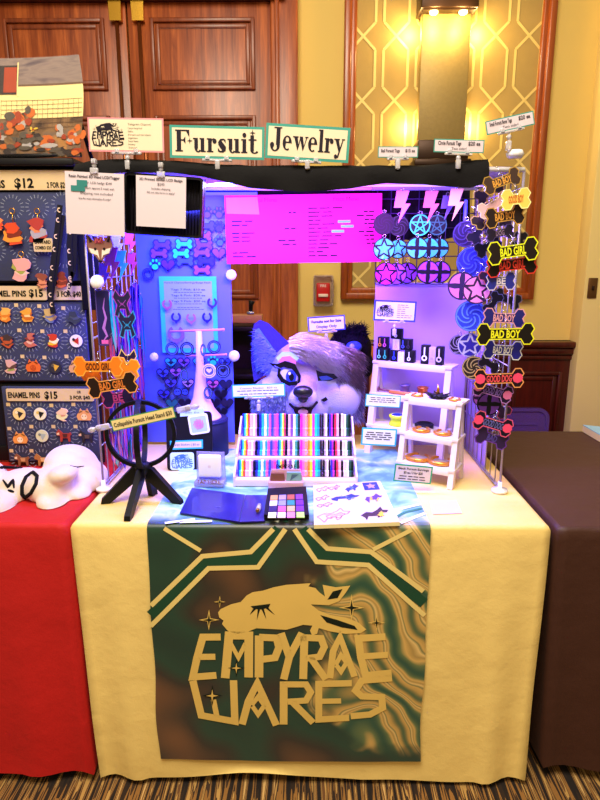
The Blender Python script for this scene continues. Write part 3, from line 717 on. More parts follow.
# fat-face serif lettering
def fat(g, word, x, z, h, mi, wtot, y=-.0013):
    adv = 0; parts = []
    def Rc(a, b2, c, d): parts.append([(adv + a, b2), (adv + c, b2), (adv + c, d), (adv + a, d)])
    def Pl(*p): parts.append([(adv + q[0], q[1]) for q in p])
    def Arc(cx, cz, rx, rz, a0, a1, tk, tn=.05, n=16):
        o, i_ = [], []
        for k in range(n + 1):
            a = R(a0 + (a1 - a0) * k / n); w = tn + (tk - tn) * abs(math.cos(a)) ** 1.3
            o.append((adv + cx + rx * math.cos(a), cz + rz * math.sin(a))); i_.append((adv + cx + (rx - w) * math.cos(a), cz + (rz - min(w, tn * 1.5)) * math.sin(a)))
        for k in range(n): parts.append([o[k], o[k + 1], i_[k + 1], i_[k]])
    def Sp(cx, cz, r): parts.append([(adv + a, b2) for a, b2 in sparkle(cx, cz, r, .25)])
    X = .64
    for ch in word:
        if ch == 'F': Rc(.08, 0, .32, 1); Rc(0, 0, .42, .06); Rc(0, .94, .78, 1); Pl((.78, 1), (.78, .66), (.60, .94)); Rc(.3, .5, .52, .56); Pl((.56, .36), (.56, .7), (.44, .56), (.44, .5)); Sp(.80, .50, .16); w = .98
        elif ch == 'J': Rc(.34, .2, .58, 1); Rc(.2, .94, .68, 1); Arc(.28, .2, .30, .28, 180, 360, .2); parts.append([(adv + a, b2) for a, b2 in circle(.1, .2, .13, 12)]); w = .74
        elif ch == 'u': Rc(.07, .16, .27, X); Rc(0, X - .06, .27, X); Arc(.28, .22, .21, .24, 180, 320, .2); Rc(.42, 0, .62, X); Rc(.36, X - .06, .62, X); Rc(.42, 0, .7, .06); w = .76
        elif ch == 'r': Rc(.07, 0, .27, X); Rc(0, X - .06, .27, X); Rc(0, 0, .36, .06); parts.append([(adv + a, b2) for a, b2 in circle(.43, X - .13, .115, 12)]); Arc(.38, X - .18, .17, .18, 60, 170, .06); w = .58
        elif ch == 's': Pl((.04, X - .17), (.16, X - .02), (.34, X), (.46, X - .06), (.46, X - .22), (.34, X - .07), (.22, X - .1), (.48, .26), (.46, .08), (.32, 0), (.16, 0), (.03, .05), (.03, .22), (.16, .07), (.27, .09), (.06, X - .3)); w = .56
        elif ch == 'i': Rc(.07, 0, .27, X); Rc(0, X - .06, .27, X); Rc(0, 0, .34, .06); parts.append([(adv + a, b2) for a, b2 in circle(.17, .82, .11, 12)]); w = .40
        elif ch == 't': Rc(.1, .1, .3, .82); Rc(0, X - .06, .44, X); Arc(.34, .16, .24, .18, 180, 330, .14); Sp(.22, .93, .17); w = .56
        elif ch == 'e': Arc(.28, .32, .28, .33, 0, 300, .2); Rc(.1, .32, .55, .38); w = .62
        elif ch == 'w': Pl((.06, X), (.27, X), (.38, .2), (.3, 0)); Pl((.3, 0), (.38, .2), (.5, X), (.44, X)); Pl((.40, X), (.6, X), (.7, .2), (.62, 0)); Pl((.62, 0), (.68, .1), (.88, X), (.82, X)); Rc(0, X - .05, .34, X); Rc(.74, X - .05, .94, X); w = .94
        elif ch == 'l': Rc(.07, 0, .27, 1); Rc(0, .94, .27, 1); Rc(0, 0, .34, .06); w = .38
        elif ch == 'y': Pl((.05, X), (.27, X), (.42, .14), (.34, -.02)); Pl((.52, X), (.58, X), (.30, -.2), (.2, -.22)); Rc(0, X - .05, .34, X); Rc(.46, X - .05, .66, X); parts.append([(adv + a, b2) for a, b2 in circle(.14, -.15, .1, 12)]); w = .64
        adv += w
    sx = wtot / adv
    for p in parts: g.poly([(x - wtot / 2 + a * sx, z + b2 * h) for a, b2 in p], mi, y); y -= .0000015
purp = hexm('2c0f4a', rough=.6); creamc = hexm('ddcbb0', rough=.6)
RZ = ZT + .01
sign('name_sign', 'cream sign reading Fursuit in heavy serif letters with a teal border', 217, 142.5, 95, 31, 1.645, -1.5, tealm, lambda g, w, h, k: fat(g, 'Fursuit', 0, -h * .30, h * .66, 2, w * .88), mats=(), cardm=creamc, clip='below', rail=RZ)
sign('name_sign', 'cream sign reading Jewelry in heavy serif letters with a teal border', 307.5, 143, 84, 33, 1.640, -3.5, tealm, lambda g, w, h, k: fat(g, 'Jewelry', 0, -h * .24, h * .64, 2, w * .88), cardm=creamc, clip='below', rail=RZ)
def small_logo(g, cx, cz, w, mi, hole, y=-.0014):
    sc = w / 520
    draw_logo(g, lambda a, b2: (cx + (a - 300) * sc, cz - (b2 - 240) * sc), mi, hole, y, sc)
pinkb = hexm('e08a96')
def d_shop(g, w, h, k):
    small_logo(g, -w * .24, 0, w * .44, 2, 0)
    g.text('Telegram Channel', w * .03, h * .29, h * .055, 2, al='L', w=w * .30, y=-.0014)
    for i, t in enumerate(('Come Hang Out!', 'Raffles', 'Discounts and new releases', 'Suggestions', 'Sneak Peeks', 'Freebies', 'Giveaways')):
        g.text(t, w * .03, h * (.18 - i * .095), h * .045, 2, al='L', y=-.0014)
sign('logo_sign', 'cream sign with pink border, black wolf logo and small list of text above the booth', 126, 135, 76, 32, 1.643, -1, pinkb, d_shop, cardm=creamc, clip='below', rail=RZ, bw=.05)
def d_tag(name, price, sub=None):
    def f(g, w, h, k):
        g.text(name, -w * .42, -h * .02 if not sub else h * .06, h * .28, 2, al='L', w=w * .46, y=-.0014, bold=.02); g.text(price, w * .42, -h * .02 if not sub else h * .06, h * .28, 2, al='R', w=w * .24, y=-.0014, bold=.02)
        if sub: g.text(sub, 0, -h * .3, h * .2, 2, y=-.0014)
    return f
sign('price_sign', 'small sign for bell fursuit tags, left of the two over the lightning bolts', 398, 152, 40, 10.5, 1.640, 0, tealm, d_tag('Bell Fursuit Tags', '$15 ea'), clip='below', rail=RZ)
sign('price_sign', 'small sign for circle fursuit tags in front of the wall sconce base', 459, 146, 50, 12.5, 1.640, -1.5, tealm, d_tag('Circle Fursuit Tags', '$20 ea', 'Two sided'), clip='below', rail=RZ)
sign('price_sign', 'small tilted sign for bone tags highest at the top right corner', 510, 123, 48, 13, 1.640, 12, tealm, d_tag('Small Fursuit Bone Tags', '$20 ea', 'Two sided'), clip='below', rail=P(513, 147, YR).z)
tape = hexm('2a7a78')
def d_qr1(g, w, h, k):
    g.text('Resin Painted 3D Head LCD/Tagger', 0, h * .41, h * .042, 2, w=w * .86, y=-.0014, bold=.02)
    for i, (a, t) in enumerate(((.02, 'Regular: LCD badge $240'), (.06, 'Custom: approx 5 week wait'), (.03, 'Shipping not included'), (.0, 'Scan for more information & order!'))):
        g.text(t, w * a, h * (.32 - i * .085), h * .035, 2, y=-.0014, w=w * .55)
    g.poly([(-w * .30, h * .27), (-w * .12, h * .27), (-w * .12, h * .37), (-w * .30, h * .37)], 3, -.0018); g.poly([(-w * .40, h * .19), (-w * .16, h * .19), (-w * .16, h * .28), (-w * .40, h * .28)], 3, -.002)
sign('paper_notice', 'white notice with teal tape patches hanging at the top left corner of the booth', 95, 204, 59, 60, 1.63, -3, None, d_qr1, mats=(tape,), cardm=wpaper, clip='above')
def d_qr2(g, w, h, k):
    g.text('3D Printed 3in/6in LCD Badge', 0, h * .41, h * .045, 2, w=w * .86, y=-.0014, bold=.02); g.text('$240', 0, h * .32, h * .05, 2, y=-.0014)
    g.text('Includes shipping', 0, h * .235, h * .04, 2, y=-.0014); g.text('Fill out this form to apply!', 0, h * .16, h * .038, 2, y=-.0014)
sign('paper_notice', 'white notice hanging in front of the black mesh tray', 161, 202, 50, 49, 1.625, -3, None, d_qr2, clip='above')
# the black mesh tray behind
c = P(162, 205, 1.66); k = S(1, 1.66, 1.5)
t = thing('mesh_tray', (c.x, 1.66, P(162, 236, 1.66).z), 'black wire tray hanging from the rail behind the two white notices', 'tray', (0, R(4), 0))
w, h = 78 * k, 58 * k
g = G(); g.ring(rrect(w, h, .01, cz=h / 2), rrect(w - .012, h - .012, .006, cz=h / 2), -.012, .03); g.obj('tray_rim', blackm, t)
g = G(); g.box((0, .026, h / 2), (w - .01, .004, h - .01))
for i in range(26): g.tube([(-w / 2 + i * w / 25, .018, 0), (-w / 2 + i * w / 25, .018, h)], .0014, n=4)
g.obj('mesh_back', mat('black_mesh', (.06, .035, .09), .45, .3), t)
def d_logo_card(g, w, h, k):
    small_logo(g, -w * .23, 0, w * .42, 2, 0)
    for i in range(7): words(g, w * .05, h * (.3 - i * .1), w * random.uniform(.2, .38), h * .035, 2)
sign('logo_sign', 'pale card with dark wolf logo and blue border above the white ladder shelves', 395, 311, 42, 20.5, 1.98, -2.5, bluem, d_logo_card, clip='below', cardm=hexm('d5dcf8'))
def d_fs(g, w, h, k):
    g.text('Fursuits not for Sale', 0, h * .08, h * .19, 2, w=w * .8, y=-.0014, bold=.03); g.text('Display Only', 0, -h * .28, h * .19, 2, y=-.0014, bold=.02)
sign('notice_sign', 'card reading Fursuits not for Sale Display Only above the fluffy head', 326.5, 323.5, 37, 14.5, 2.06, 4, bluem, d_fs, cardm=hexm('d2def8'), clip='below')
def d_cols(n):
    def f(g, w, h, k):
        g.text('Custom Elastics   $20 ea', 0, h * .15, h * .13, 2, w=w * .7, y=-.0014) if n == 2 else None
        for i in range(n): words(g, 0, h * ((.0 if n == 2 else .25) - i * (.5 / n)), w * random.uniform(.6, .85), h * .08, 2, al='C')
    return f
sign('price_sign', 'long white sign with cyan border clipped left of the fluffy head', 258.5, 390.5, 53, 13, 1.92, 2, cyanm, d_cols(2), clip='below', cardm=hexm('e0ecf8'))
sign('price_sign', 'white label with cyan border on the middle shelf of the rear ladder', 383, 401, 35, 12.5, 1.835, -3, cyanm, d_cols(3), cardm=hexm('eef0f6'))
sign('price_sign', 'white label with cyan border under the yellow spool', 379, 437, 35, 18, 1.815, -3, cyanm, d_cols(4), cardm=hexm('eef0f6'))
def d_hand(g, w, h, k):
    g.text('Black Fursuit Earrings', 0, h * .22, h * .12, 2, w=w * .8, y=-.0014, bold=.02); g.text('$5 ea / 3 for $20', 0, h * .0, h * .13, 2, w=w * .5, y=-.0014, bold=.02); words(g, 0, -h * .15, w * .7, h * .07, 2, al='C'); words(g, 0, -h * .3, w * .75, h * .07, 2, al='C')
sign('price_sign', 'white label with green border at the foot of the front ladder shelf', 413, 474, 38, 18.5, 1.655, -5, hexm('1f9a72'), d_hand)
def d_pink(g, w, h, k):
    g.text('Price Menu', -w * .25, h * .4, h * .06, 2, y=-.0014); g.text('Price Menu', w * .27, h * .4, h * .06, 2, y=-.0014)
    for i in range(13):
        z = h * (.30 - i * .058)
        if random.random() < .8: words(g, -w * .46, z, w * random.uniform(.1, .22), h * .034, 2)
        if random.random() < .55: words(g, -w * .04, z, w * random.uniform(.04, .13), h * .034, 2, al='R')
        words(g, w * .03, z, w * random.uniform(.08, .26), h * .034, 2)
        if random.random() < .55: words(g, w * .46, z, w * random.uniform(.04, .13), h * .034, 2, al='R')
    for x, z in ((.26, .10), (.28, .03), (.22, -.04)): g.poly([(w * (x - .04), h * (z - .02)), (w * (x + .04), h * (z - .02)), (w * (x + .04), h * (z + .02)), (w * (x - .04), h * (z + .02))], 3, -.002)
    g.poly([(-w * .49, h * .24), (-w * .28, h * .22), (-w * .29, h * .47), (-w * .49, h * .47)], 4, -.0016)
sign('price_banner', 'wide magenta price list hanging at the back of the booth', 303.5, 229, 156, 66, 2.07, .8, None, d_pink, mats=(hexm('40d8e0'), hexm('ff66c0')), cardm=mat('magenta_paper', (.96, .02, .60), .6, var=.03), th=.001)
def d_charm(g, w, h, k):
    g.text('Fursuit Charms/Earrings/Badge Reels', 0, h * .41, h * .02, 2, w=w * .8, y=-.0014)
    for i, t_ in enumerate(('Tags 7 Pink: $10 ea', 'Tags 8 Pink: $20 ea', 'Tags 9 Pink: $20 ea')): g.text(t_, 0, h * (.32 - i * .075), h * .024, 2, y=-.0014, w=w * .6); words(g, 0, h * (.295 - i * .075), w * .5, h * .009, 2, al='C')
    words(g, 0, h * .1, w * .4, h * .009, 2, al='C'); words(g, 0, h * .075, w * .55, h * .009, 2, al='C')
sign('price_poster', 'tall price poster with cyan border on the blue back panel', 189, 315, 57, 76, 2.092, 0, hexm('38d8f0'), d_charm, cardm=hexm('8fb0ee'), bw=.06)

# ================================================================ TAGS THAT HANG
def hook_ring(t, z, r=.006):
    g = G(); g.tube([(r * math.cos(a * math.pi / 6), 0, z + r * math.sin(a * math.pi / 6)) for a in range(12)], .0008, n=5, closed=True); g.obj('jump_ring', silver, t)
def bone_tag(px_, py_, hl, hh, Y, tilt, base, edge, txt, tcol, label, group=None, yaw=0, pale=None):
    c = P(px_, py_, Y); k = S(1, Y, c.z); w, h = 2 * hl * k, 2 * hh * k
    t = thing('bone_tag', (c.x, Y, c.z), label, 'tag', (0, R(-tilt), R(yaw)), group)
    o = bone(w, h); g = G(); g.prism(o, 0, .003, 0); i2 = inset(o, h * .05)
    n = len(o)
    for i in range(n): g.face([(o[i][0], -.0005, o[i][1]), (o[(i + 1) % n][0], -.0005, o[(i + 1) % n][1]), (i2[(i + 1) % n][0], -.0005, i2[(i + 1) % n][1]), (i2[i][0], -.0005, i2[i][1])], 1)
    if pale:
        for s in (-1, 1): g.poly(circle(s * w * .37, 0, h * .26, 8), 3, -.0007)
    if txt: g.text(txt, 0, -h * .17, h * .34, 2, y=-.0012, w=w * (.5 if len(txt) > 4 else .3), bold=.03)
    g.obj('plate', [base, edge, tcol, pale or base], t); hook_ring(t, h * .30)
    g = G(); g.tube([(0, .001, h * .3 + .006), (0, .004, h * .3 + .02), (0, .02, h * .3 + .024)], .0009, n=5); g.obj('hook', silver, t)
    return t
K = hexm
B = [(502, 181, 19, 9, 1.62, 20, '3a2420', 'b08838', 'BAD BOY', 'e0a040', 'dark brown bone tag with gold letters, highest on the right stand'),
     (516, 199, 15, 10, 1.585, 6, 'f5d060', 'fff0a0', 'GOOD BOY', 'c06020', 'bright yellow bone tag on the right stand'),
     (494, 205, 17, 8, 1.64, 30, 'e8b8c8', 'f0e0e0', '', 'c06020', 'pale pink bone tag half behind the bright yellow one'),
     (484, 216, 14, 8, 1.66, 50, '281a30', 'd8b070', '', 'c06020', 'steeply tilted dark bone tag left of the bright yellow one'),
     (505, 216, 20, 10, 1.60, 9, '241618', 'c09040', 'BAD BOY', 'd09038', 'black bone tag with gold edge just under the bright yellow one'),
     (500, 233, 14, 7, 1.63, 10, '2a1c50', '6a58b0', 'DOG', 'c0a0e0', 'small purple bone tag above the yellow edged BAD GIRL one'),
     (513, 251, 25.5, 11.5, 1.58, 8, '1c1210', 'e8f020', 'BAD GIRL', 'e8f020', 'black BAD GIRL bone tag with yellow edge and letters'),
     (512, 264.5, 25.5, 11, 1.60, 6, '1c0e0c', 'f03828', 'BAD GIRL', 'f03828', 'black BAD GIRL bone tag with red edge and letters'),
     (501, 281, 15, 9, 1.61, 2, '2028a0', 'dcd0f8', 'BE', 'e8e0ff', 'short blue bone tag with pale edge below the red BAD GIRL one'),
     (504, 318, 21.5, 9.5, 1.61, -2, '18187a', 'e8a0b8', 'BAD BOY', 'e8a0b8', 'navy BAD BOY bone tag with pink edge'),
     (505.5, 334, 29, 11, 1.57, 1, '15100c', 'f0f020', 'BAD BOY', 'f0f020', 'black BAD BOY bone tag with yellow edge, largest on the right stand'),
     (503, 350, 20, 9.5, 1.60, -3, '18189a', 'f0f0ff', 'BAD BOY', 'f0f0ff', 'navy BAD BOY bone tag with white edge'),
     (499, 378.5, 25, 10, 1.58, 2, '200c18', 'f0a060', 'GOOD DOG', 'f05060', 'black GOOD DOG bone tag with pink ends and orange edge'),
     (493, 391, 20.5, 9, 1.60, -16, '1c0c30', 'b078d0', 'GOOD BOY', '7a58b8', 'purple GOOD BOY bone tag just under the GOOD DOG one'),
     (493, 424, 20.5, 9.5, 1.60, -17, '100c24', 'e05888', 'GOOD DOG', '6060b0', 'black bone tag with pink ends near the bottom of the right stand'),
     (492, 438, 17, 9, 1.61, -17, '281048', '6a30b0', 'BAD', '5040a0', 'violet bone tag, lowest on the right stand')]
for i, b2 in enumerate(B):
    pl = K('f04878') if i in (12, 14) else (K('e070b0') if i == 13 else None)
    bone_tag(*b2[:6], K(b2[6]), K(b2[7]), b2[8], K(b2[9]), b2[10], 'bone tags on the right stand', pale=pl)
for a in ((489, 192, 15, 8, 1.70, 35, '201428', '8a6030', 'dark bone tag with dull gold edge deep behind the topmost tags'), (478, 232, 13, 8, 1.74, 60, '1c1438', '6a5080', 'dark violet bone tag standing nearly upright left of the stand'), (497, 224, 15, 8, 1.68, 25, '2a1440', '9080c0', 'violet bone tag tucked behind the gold edged BAD BOY one'),
          (488, 246, 14, 8, 1.72, 30, '181230', '504890', 'dark blue bone tag left behind the yellow edged BAD GIRL one'), (520, 240, 9, 7, 1.67, 80, '1a1420', '807060', 'small dark tag upright above the right end of the yellow edged BAD GIRL'), (491, 272, 13, 8, 1.70, 50, '2c1440', 'd060a0', 'purple bone tag with pink edge left of the red BAD GIRL one'),
          (507, 299, 15, 8, 1.72, -20, '181420', '706080', 'dark bone tag in the gap above the pink edged BAD BOY one'), (493, 303, 12, 7, 1.69, 60, '16102c', '5858b0', 'dark blue bone tag left in the gap above the pink edged BAD BOY one'), (490, 364, 12, 7, 1.70, -30, '1c1428', '60508a', 'dark bone tag between the white edged BAD BOY and the GOOD DOG ones'), (500, 407, 13, 8, 1.68, -50, '281034', 'c04880', 'dark bone tag with pink edge slanting behind the low round tags')):
    bone_tag(*a[:6], K(a[6]), K(a[7]), '', K(a[7]), a[8], 'bone tags on the right stand')
B = [(98, 366.5, 25, 10, 1.60, 0, 'f08018', 'ffb040', 'GOOD GIRL', '5a2408', 'orange GOOD GIRL bone tag at the left of the booth'),
     (126, 369, 14, 11, 1.64, -10, 'f09020', 'ffc050', '', '5a2408', 'orange bone tag half hidden behind the GOOD GIRL one'),
     (91, 374, 10, 7, 1.63, 0, 'f07818', 'e06010', '', '5a2408', 'small orange bone tag peeping out under the GOOD GIRL one'),
     (112, 385, 26, 11, 1.58, 9, '24140e', 'f0a050', 'BAD GIRL', 'd87830', 'black BAD GIRL bone tag with orange edge at the left of the booth'),
     (118, 397.5, 17, 10, 1.61, 6, '2a1060', 'f050c0', 'BE', 'f050c0', 'purple bone tag with magenta edge under the left BAD GIRL one')]
for b2 in B: bone_tag(*b2[:6], K(b2[6]), K(b2[7]), b2[8], K(b2[9]), b2[10], 'bone tags at the left of the booth')
# round tags
def star_pts(r, r2, n=5, a0=90): return [((r if i % 2 == 0 else r2) * math.cos(R(a0 + 180 * i / n)), (r if i % 2 == 0 else r2) * math.sin(R(a0 + 180 * i / n))) for i in range(2 * n)]
def round_tag(px_, py_, rp, Y, kind, base, fill, label, group, yaw=0, edge=None):
    c = P(px_, py_, Y); r = rp * S(1, Y, c.z)
    t = thing('round_tag', (c.x, Y, c.z), label, 'tag', (0, 0, R(yaw)), group); g = G(); g.prism(circle(0, 0, r, 28), 0, .003, 0)
    e = r * .09
    if kind == 'star':
        s = star_pts(r * .66, r * .32)
        g.poly(s, 1, -.0006)
        for i in range(5):
            a = R(90 + 72 * i); b2 = R(90 + 72 * (i + 1)); pts = [(r * .9 * math.cos(a + (b2 - a) * (u / 8) * .84 + (b2 - a) * .08), r * .9 * math.sin(a + (b2 - a) * (u / 8) * .84 + (b2 - a) * .08)) for u in range(9)]
            m_ = (a + b2) / 2; g.poly(pts + [(r * .47 * math.cos(m_), r * .47 * math.sin(m_))], 1, -.0006)
    elif kind == 'compass':
        for i in range(4):
            a0 = 90 * i + 45
            pts = [(r * .88 * math.cos(R(a0 + d)), r * .88 * math.sin(R(a0 + d))) for d in range(-38, 39, 8)]
            q = [(r * .24 * math.cos(R(a0 + d)), r * .24 * math.sin(R(a0 + d))) for d in (20, 0, -20)]
            mid1 = (r * .55 * math.cos(R(a0 + 24)), r * .55 * math.sin(R(a0 + 24))); mid2 = (r * .55 * math.cos(R(a0 - 24)), r * .55 * math.sin(R(a0 - 24)))
            g.poly(pts + [mid1] + q[1:2] + [mid2], 1, -.0006)
    elif kind == 'penta':
        g.stroke(circle(0, 0, r * .93, 28), e * 1.3, 1, -.0006, closed=True); s = [(r * .85 * math.cos(R(90 + 144 * i)), r * .85 * math.sin(R(90 + 144 * i))) for i in range(5)]
        for i in range(5): g.stroke([s[i], s[(i + 1) % 5]], e * 1.3, 1, -.0006 - i * .00002)
    elif kind == 'swirl':
        for j in range(6): g.stroke([(r * .85 * math.cos(R(j * 60 + u * 14)) * (1 - u * .1), r * .85 * math.sin(R(j * 60 + u * 14)) * (1 - u * .1)) for u in range(9)], e, 1, -.0006 - j * .00002)
        g.stroke(circle(0, 0, r * .93, 28), e, 1, -.0008, closed=True)
    g.obj('plate', [base, fill], t); hook_ring(t, r + .004, .005); return t
tealh = holo('teal_foil', [(.3, (.1, .6, .5)), (.45, (.3, .95, .8)), (.6, (.35, .8, .95)), (.7, (.5, .95, .4))], (25, 25, 25), .25, .35)
magf = K('c020e0'); viof = K('9040e0'); kk = K('0c0a14')
GT = 'round tags hanging at the back right'
for px_, py_, rp, Y, kind, fl, lab in (
    (384, 249, 11, 1.96, 'star', tealh, 'teal star round tag, leftmost of its row'), (398, 249, 9.5, 2.0, 'star', tealh, 'teal star round tag half behind the leftmost one'),
    (417, 248, 11, 1.95, 'compass', tealh, 'teal four petal round tag at the front of its row'), (429, 248, 10.5, 1.98, 'compass', tealh, 'teal four petal round tag second in its row'), (439, 248, 10, 2.01, 'compass', tealh, 'teal four petal round tag rearmost in its row'),
    (386, 274, 11.5, 1.94, 'star', magf, 'magenta star round tag, front of the bottom row'), (396, 274, 11, 1.98, 'star', viof, 'purple star round tag behind the magenta one'), (407, 273, 10.5, 2.02, 'star', viof, 'purple star round tag rearmost of the bottom row'),
    (428, 272, 11.5, 1.96, 'compass', viof, 'violet four petal round tag at the front of the bottom row'), (440, 272, 11, 2.0, 'compass', viof, 'violet four petal round tag at the back of the bottom row'),
    (384, 224, 10.5, 1.98, 'swirl', K('180828'), 'plain dark round tag above the teal star tags'), (399, 226, 10, 2.01, 'swirl', K('201038'), 'second dark round tag above the teal star tags'),
    (420, 225, 10.5, 1.97, 'penta', K('20d8a0'), 'dark round tag with bright green pentagram'), (437, 225, 10, 2.0, 'penta', K('186858'), 'dark round tag with dull green pentagram')):
    round_tag(px_, py_, rp, Y, kind, kk, fl, lab, GT)
GS = 'round tags on the right side grid'
for px_, py_, rp, Y, kind, bs, fl, lab, yw in (
    (466, 234, 13, 1.80, 'swirl', K('1c0c34'), K('30205a'), 'very dark round tag, top of the right side column', -15), (472, 262, 15, 1.78, 'swirl', K('1c1c90'), K('3848e0'), 'blue swirled round tag under the very dark one', -15),
    (462, 286, 14, 1.76, 'compass', K('2a1050'), K('e070e0'), 'pink four petal round tag in the right side column', -15), (477, 290, 14, 1.72, 'star', K('2a1050'), K('f088e8'), 'pink star round tag in the right side column', -10),
    (471, 316, 15.5, 1.75, 'swirl', K('2438c8'), K('5a80ff'), 'bright blue swirled round tag below the pink star one', -15), (459, 345, 10, 1.80, 'swirl', K('18102c'), K('8878a8'), 'grey edged round tag beside the outlined star', -20),
    (470, 345, 12, 1.76, 'star', K('b8b0f0'), K('2418a0'), 'blue round tag with white outlined star', -10), (474, 368, 12, 1.75, 'swirl', K('2a2018'), K('a89060'), 'brown edged round tag, lowest of the column', -15),
    (489, 404, 12, 1.63, 'compass', K('100a18'), K('6a30a0'), 'dark purple round tag between the low bone tags', 0), (482, 398, 9, 1.66, 'compass', K('301040'), K('a050c0'), 'violet round tag behind the low dark purple one', 0)):
    round_tag(px_, py_, rp, Y, kind, bs, fl, lab, GS, yw)
# lightning bolts
def bolt(px_, py_, hp, Y, m_, label, group, wk=1.0, yaw=0):
    c = P(px_, py_, Y); h = hp * S(1, Y, c.z); w = h * .48 * wk
    t = thing('lightning_bolt', (c.x, Y, c.z), label, 'charm', (0, 0, R(yaw)), group); g = G()
    g.prism([(-w * .35, h * .5), (w * .42, h * .5), (w * .18, h * .1), (w * .5, h * .1), (-w * .2, -h * .5), (0, -.02 * h), (-w * .48, -.02 * h)], 0, .003); g.obj('bolt', m_, t); hook_ring(t, h * .5 + .004, .005); return t
GB = 'lightning bolts hanging under the roof'
bolt(402, 207, 31, 1.93, K('d070d8'), 'lilac lightning bolt, leftmost of the three big ones', GB, 1.1); bolt(431, 207, 31, 1.93, K('b84860'), 'rosy red lightning bolt in the middle of the row', GB, 1.1)
bolt(456, 205, 31, 1.93, K('c89868'), 'tan lightning bolt, rightmost of the row', GB, 1.1); bolt(447, 208, 24, 1.98, K('6858a0'), 'small grey violet lightning bolt half behind the tan one', GB, 1.1)
GL = 'lightning bolts hanging at the left of the booth'
for a in ((117, 246, 26, 1.74, 'f4f0f8', 'white lightning bolt at the left under the black tray'), (121, 266, 30, 1.72, '38d8f0', 'cyan lightning bolt at the left of the booth'), (130, 244, 24, 1.78, 'f050a0', 'pink lightning bolt, upper one of two at the left'),
          (132, 264, 22, 1.76, 'e84080', 'pink lightning bolt, lower one of two at the left'), (112, 265, 34, 1.70, '9030d8', 'big purple lightning bolt beside the fox face charm'), (104, 275, 24, 1.75, '5020a0', 'dark violet lightning bolt behind the fox face charm')):
    bolt(a[0], a[1], a[2], a[3], K(a[4]), a[5], GL)
# holographic strips, wolves and card on the left side grid
iri = [holo('foil_%d' % i, st, (60, 60, 5), .15, .55) for i, st in enumerate((
    [(.3, (.1, .1, .8)), (.45, (.2, .9, .95)), (.55, (.9, .3, .9)), (.7, (.2, .1, .7))], [(.3, (.3, .05, .6)), (.45, (.95, .4, .7)), (.55, (.2, .3, 1)), (.7, (.3, .95, .8))],
    [(.3, (.05, .05, .4)), (.5, (.4, .3, 1)), (.62, (.95, .8, .9)), (.7, (.1, .1, .6))], [(.32, (.05, .05, .3)), (.45, (.6, .2, .9)), (.5, (.95, .6, .6)), (.6, (.1, .5, .9))]))]
names = ['cyan and violet', 'pink and blue', 'pale violet', 'purple and blue']
for i in range(36):
    a = random.random(); px_ = 111 + (i % 9) * 3.5 + random.uniform(-1, 1); Y = 1.69 + (i % 9) * .042; y0 = 282 + random.uniform(0, 16 if i < 27 else 2) + 50 * (i // 9); hp = random.uniform(52, 75) if i < 27 else random.uniform(34, 40)
    top = P(px_, y0, Y); k = S(1, Y, 1.2); h = hp * k; w = random.uniform(5, 8) * k
    t = thing('holographic_charm', (top.x, Y, top.z - h), '%s holographic strip charm hanging on the left side grid, %s' % (names[i % 4], ('upper tier', 'second tier', 'third tier', 'lowest tier')[i // 9]), 'charm', (0, 0, R(random.uniform(-35, 35))), 'holographic strips on the left side grid')
    g = G(); pts = [(-w / 2, h * .95), (0, h), (w / 2, h * .95), (w * .35, h * .6), (w * .5, h * .3), (w * .1, 0), (-w * .3, h * .2), (-w * .5, h * .5)]; g.prism(pts, 0, .002); g.stroke(pts, .0012, 1, -.0005, closed=True); g.obj('strip', [iri[i % 4], kk], t); hook_ring(t, h + .003, .004)
c = P(104, 318, 1.69); k = S(1, 1.69, 1.2)
t = thing('phone_shaped_charm', (c.x, 1.69, c.z - 28 * k), 'tall dark blue card charm with rounded corners and glowing streaks on the left grid', 'charm'); g = G()
g.prism(rrect(15 * k, 56 * k, .006, cz=28 * k), 0, .003, 0); g.stroke(rrect(13.5 * k, 54 * k, .005, cz=28 * k), .0012, 1, -.0006, closed=True); g.stroke([(x * k, z * k) for x, z in ((-3, 4), (2, 10), (-1, 18), (2, 28), (0, 38), (2, 48))], [.001, .005, .008, .006, .004, .001], 2, -.0008)
g.poly([(-4 * k, 2 * k), (4 * k, 2 * k), (4 * k, 6 * k), (-4 * k, 6 * k)], 3, -.0009); g.obj('card', [K('1a1260'), K('7a60d0'), K('b070f0'), K('e060d0')], t); hook_ring(t, 58 * k)
for px_, py_, col, lab in ((127, 324, '28a0ff', 'bright blue line drawn wolf charm on the left grid'), (122, 303, 'a040c8', 'purple line drawn wolf charm above the blue one'), (128, 362, 'f0d080', 'gold edged line drawn wolf charm behind the orange tag')):
    c = P(px_, py_, 1.68); k = S(1, 1.68, 1.2); t = thing('wolf_charm', (c.x, 1.68, c.z - 14 * k), lab, 'charm', group='line drawn wolf charms'); g = G()
    o = [(-8, 2), (-5, 12), (-9, 20), (-6, 27), (-2, 21), (2, 21), (7, 27), (9, 20), (5, 13), (8, 3), (4, 0), (3, 8), (-2, 8), (-4, 0)]
    g.prism([(x * k, z * k) for x, z in o], 0, .002, 0); g.stroke([(x * k, z * k) for x, z in o], .0022, 1, -.0006, closed=True); g.stroke([(-4 * k, 17 * k), (0, 12 * k), (4 * k, 17 * k)], .0016, 1, -.0008); g.stroke([(-3 * k, 10 * k), (0, 14 * k), (3 * k, 10 * k)], .0014, 1, -.001); g.obj('figure', [K('181048'), K(col)], t)
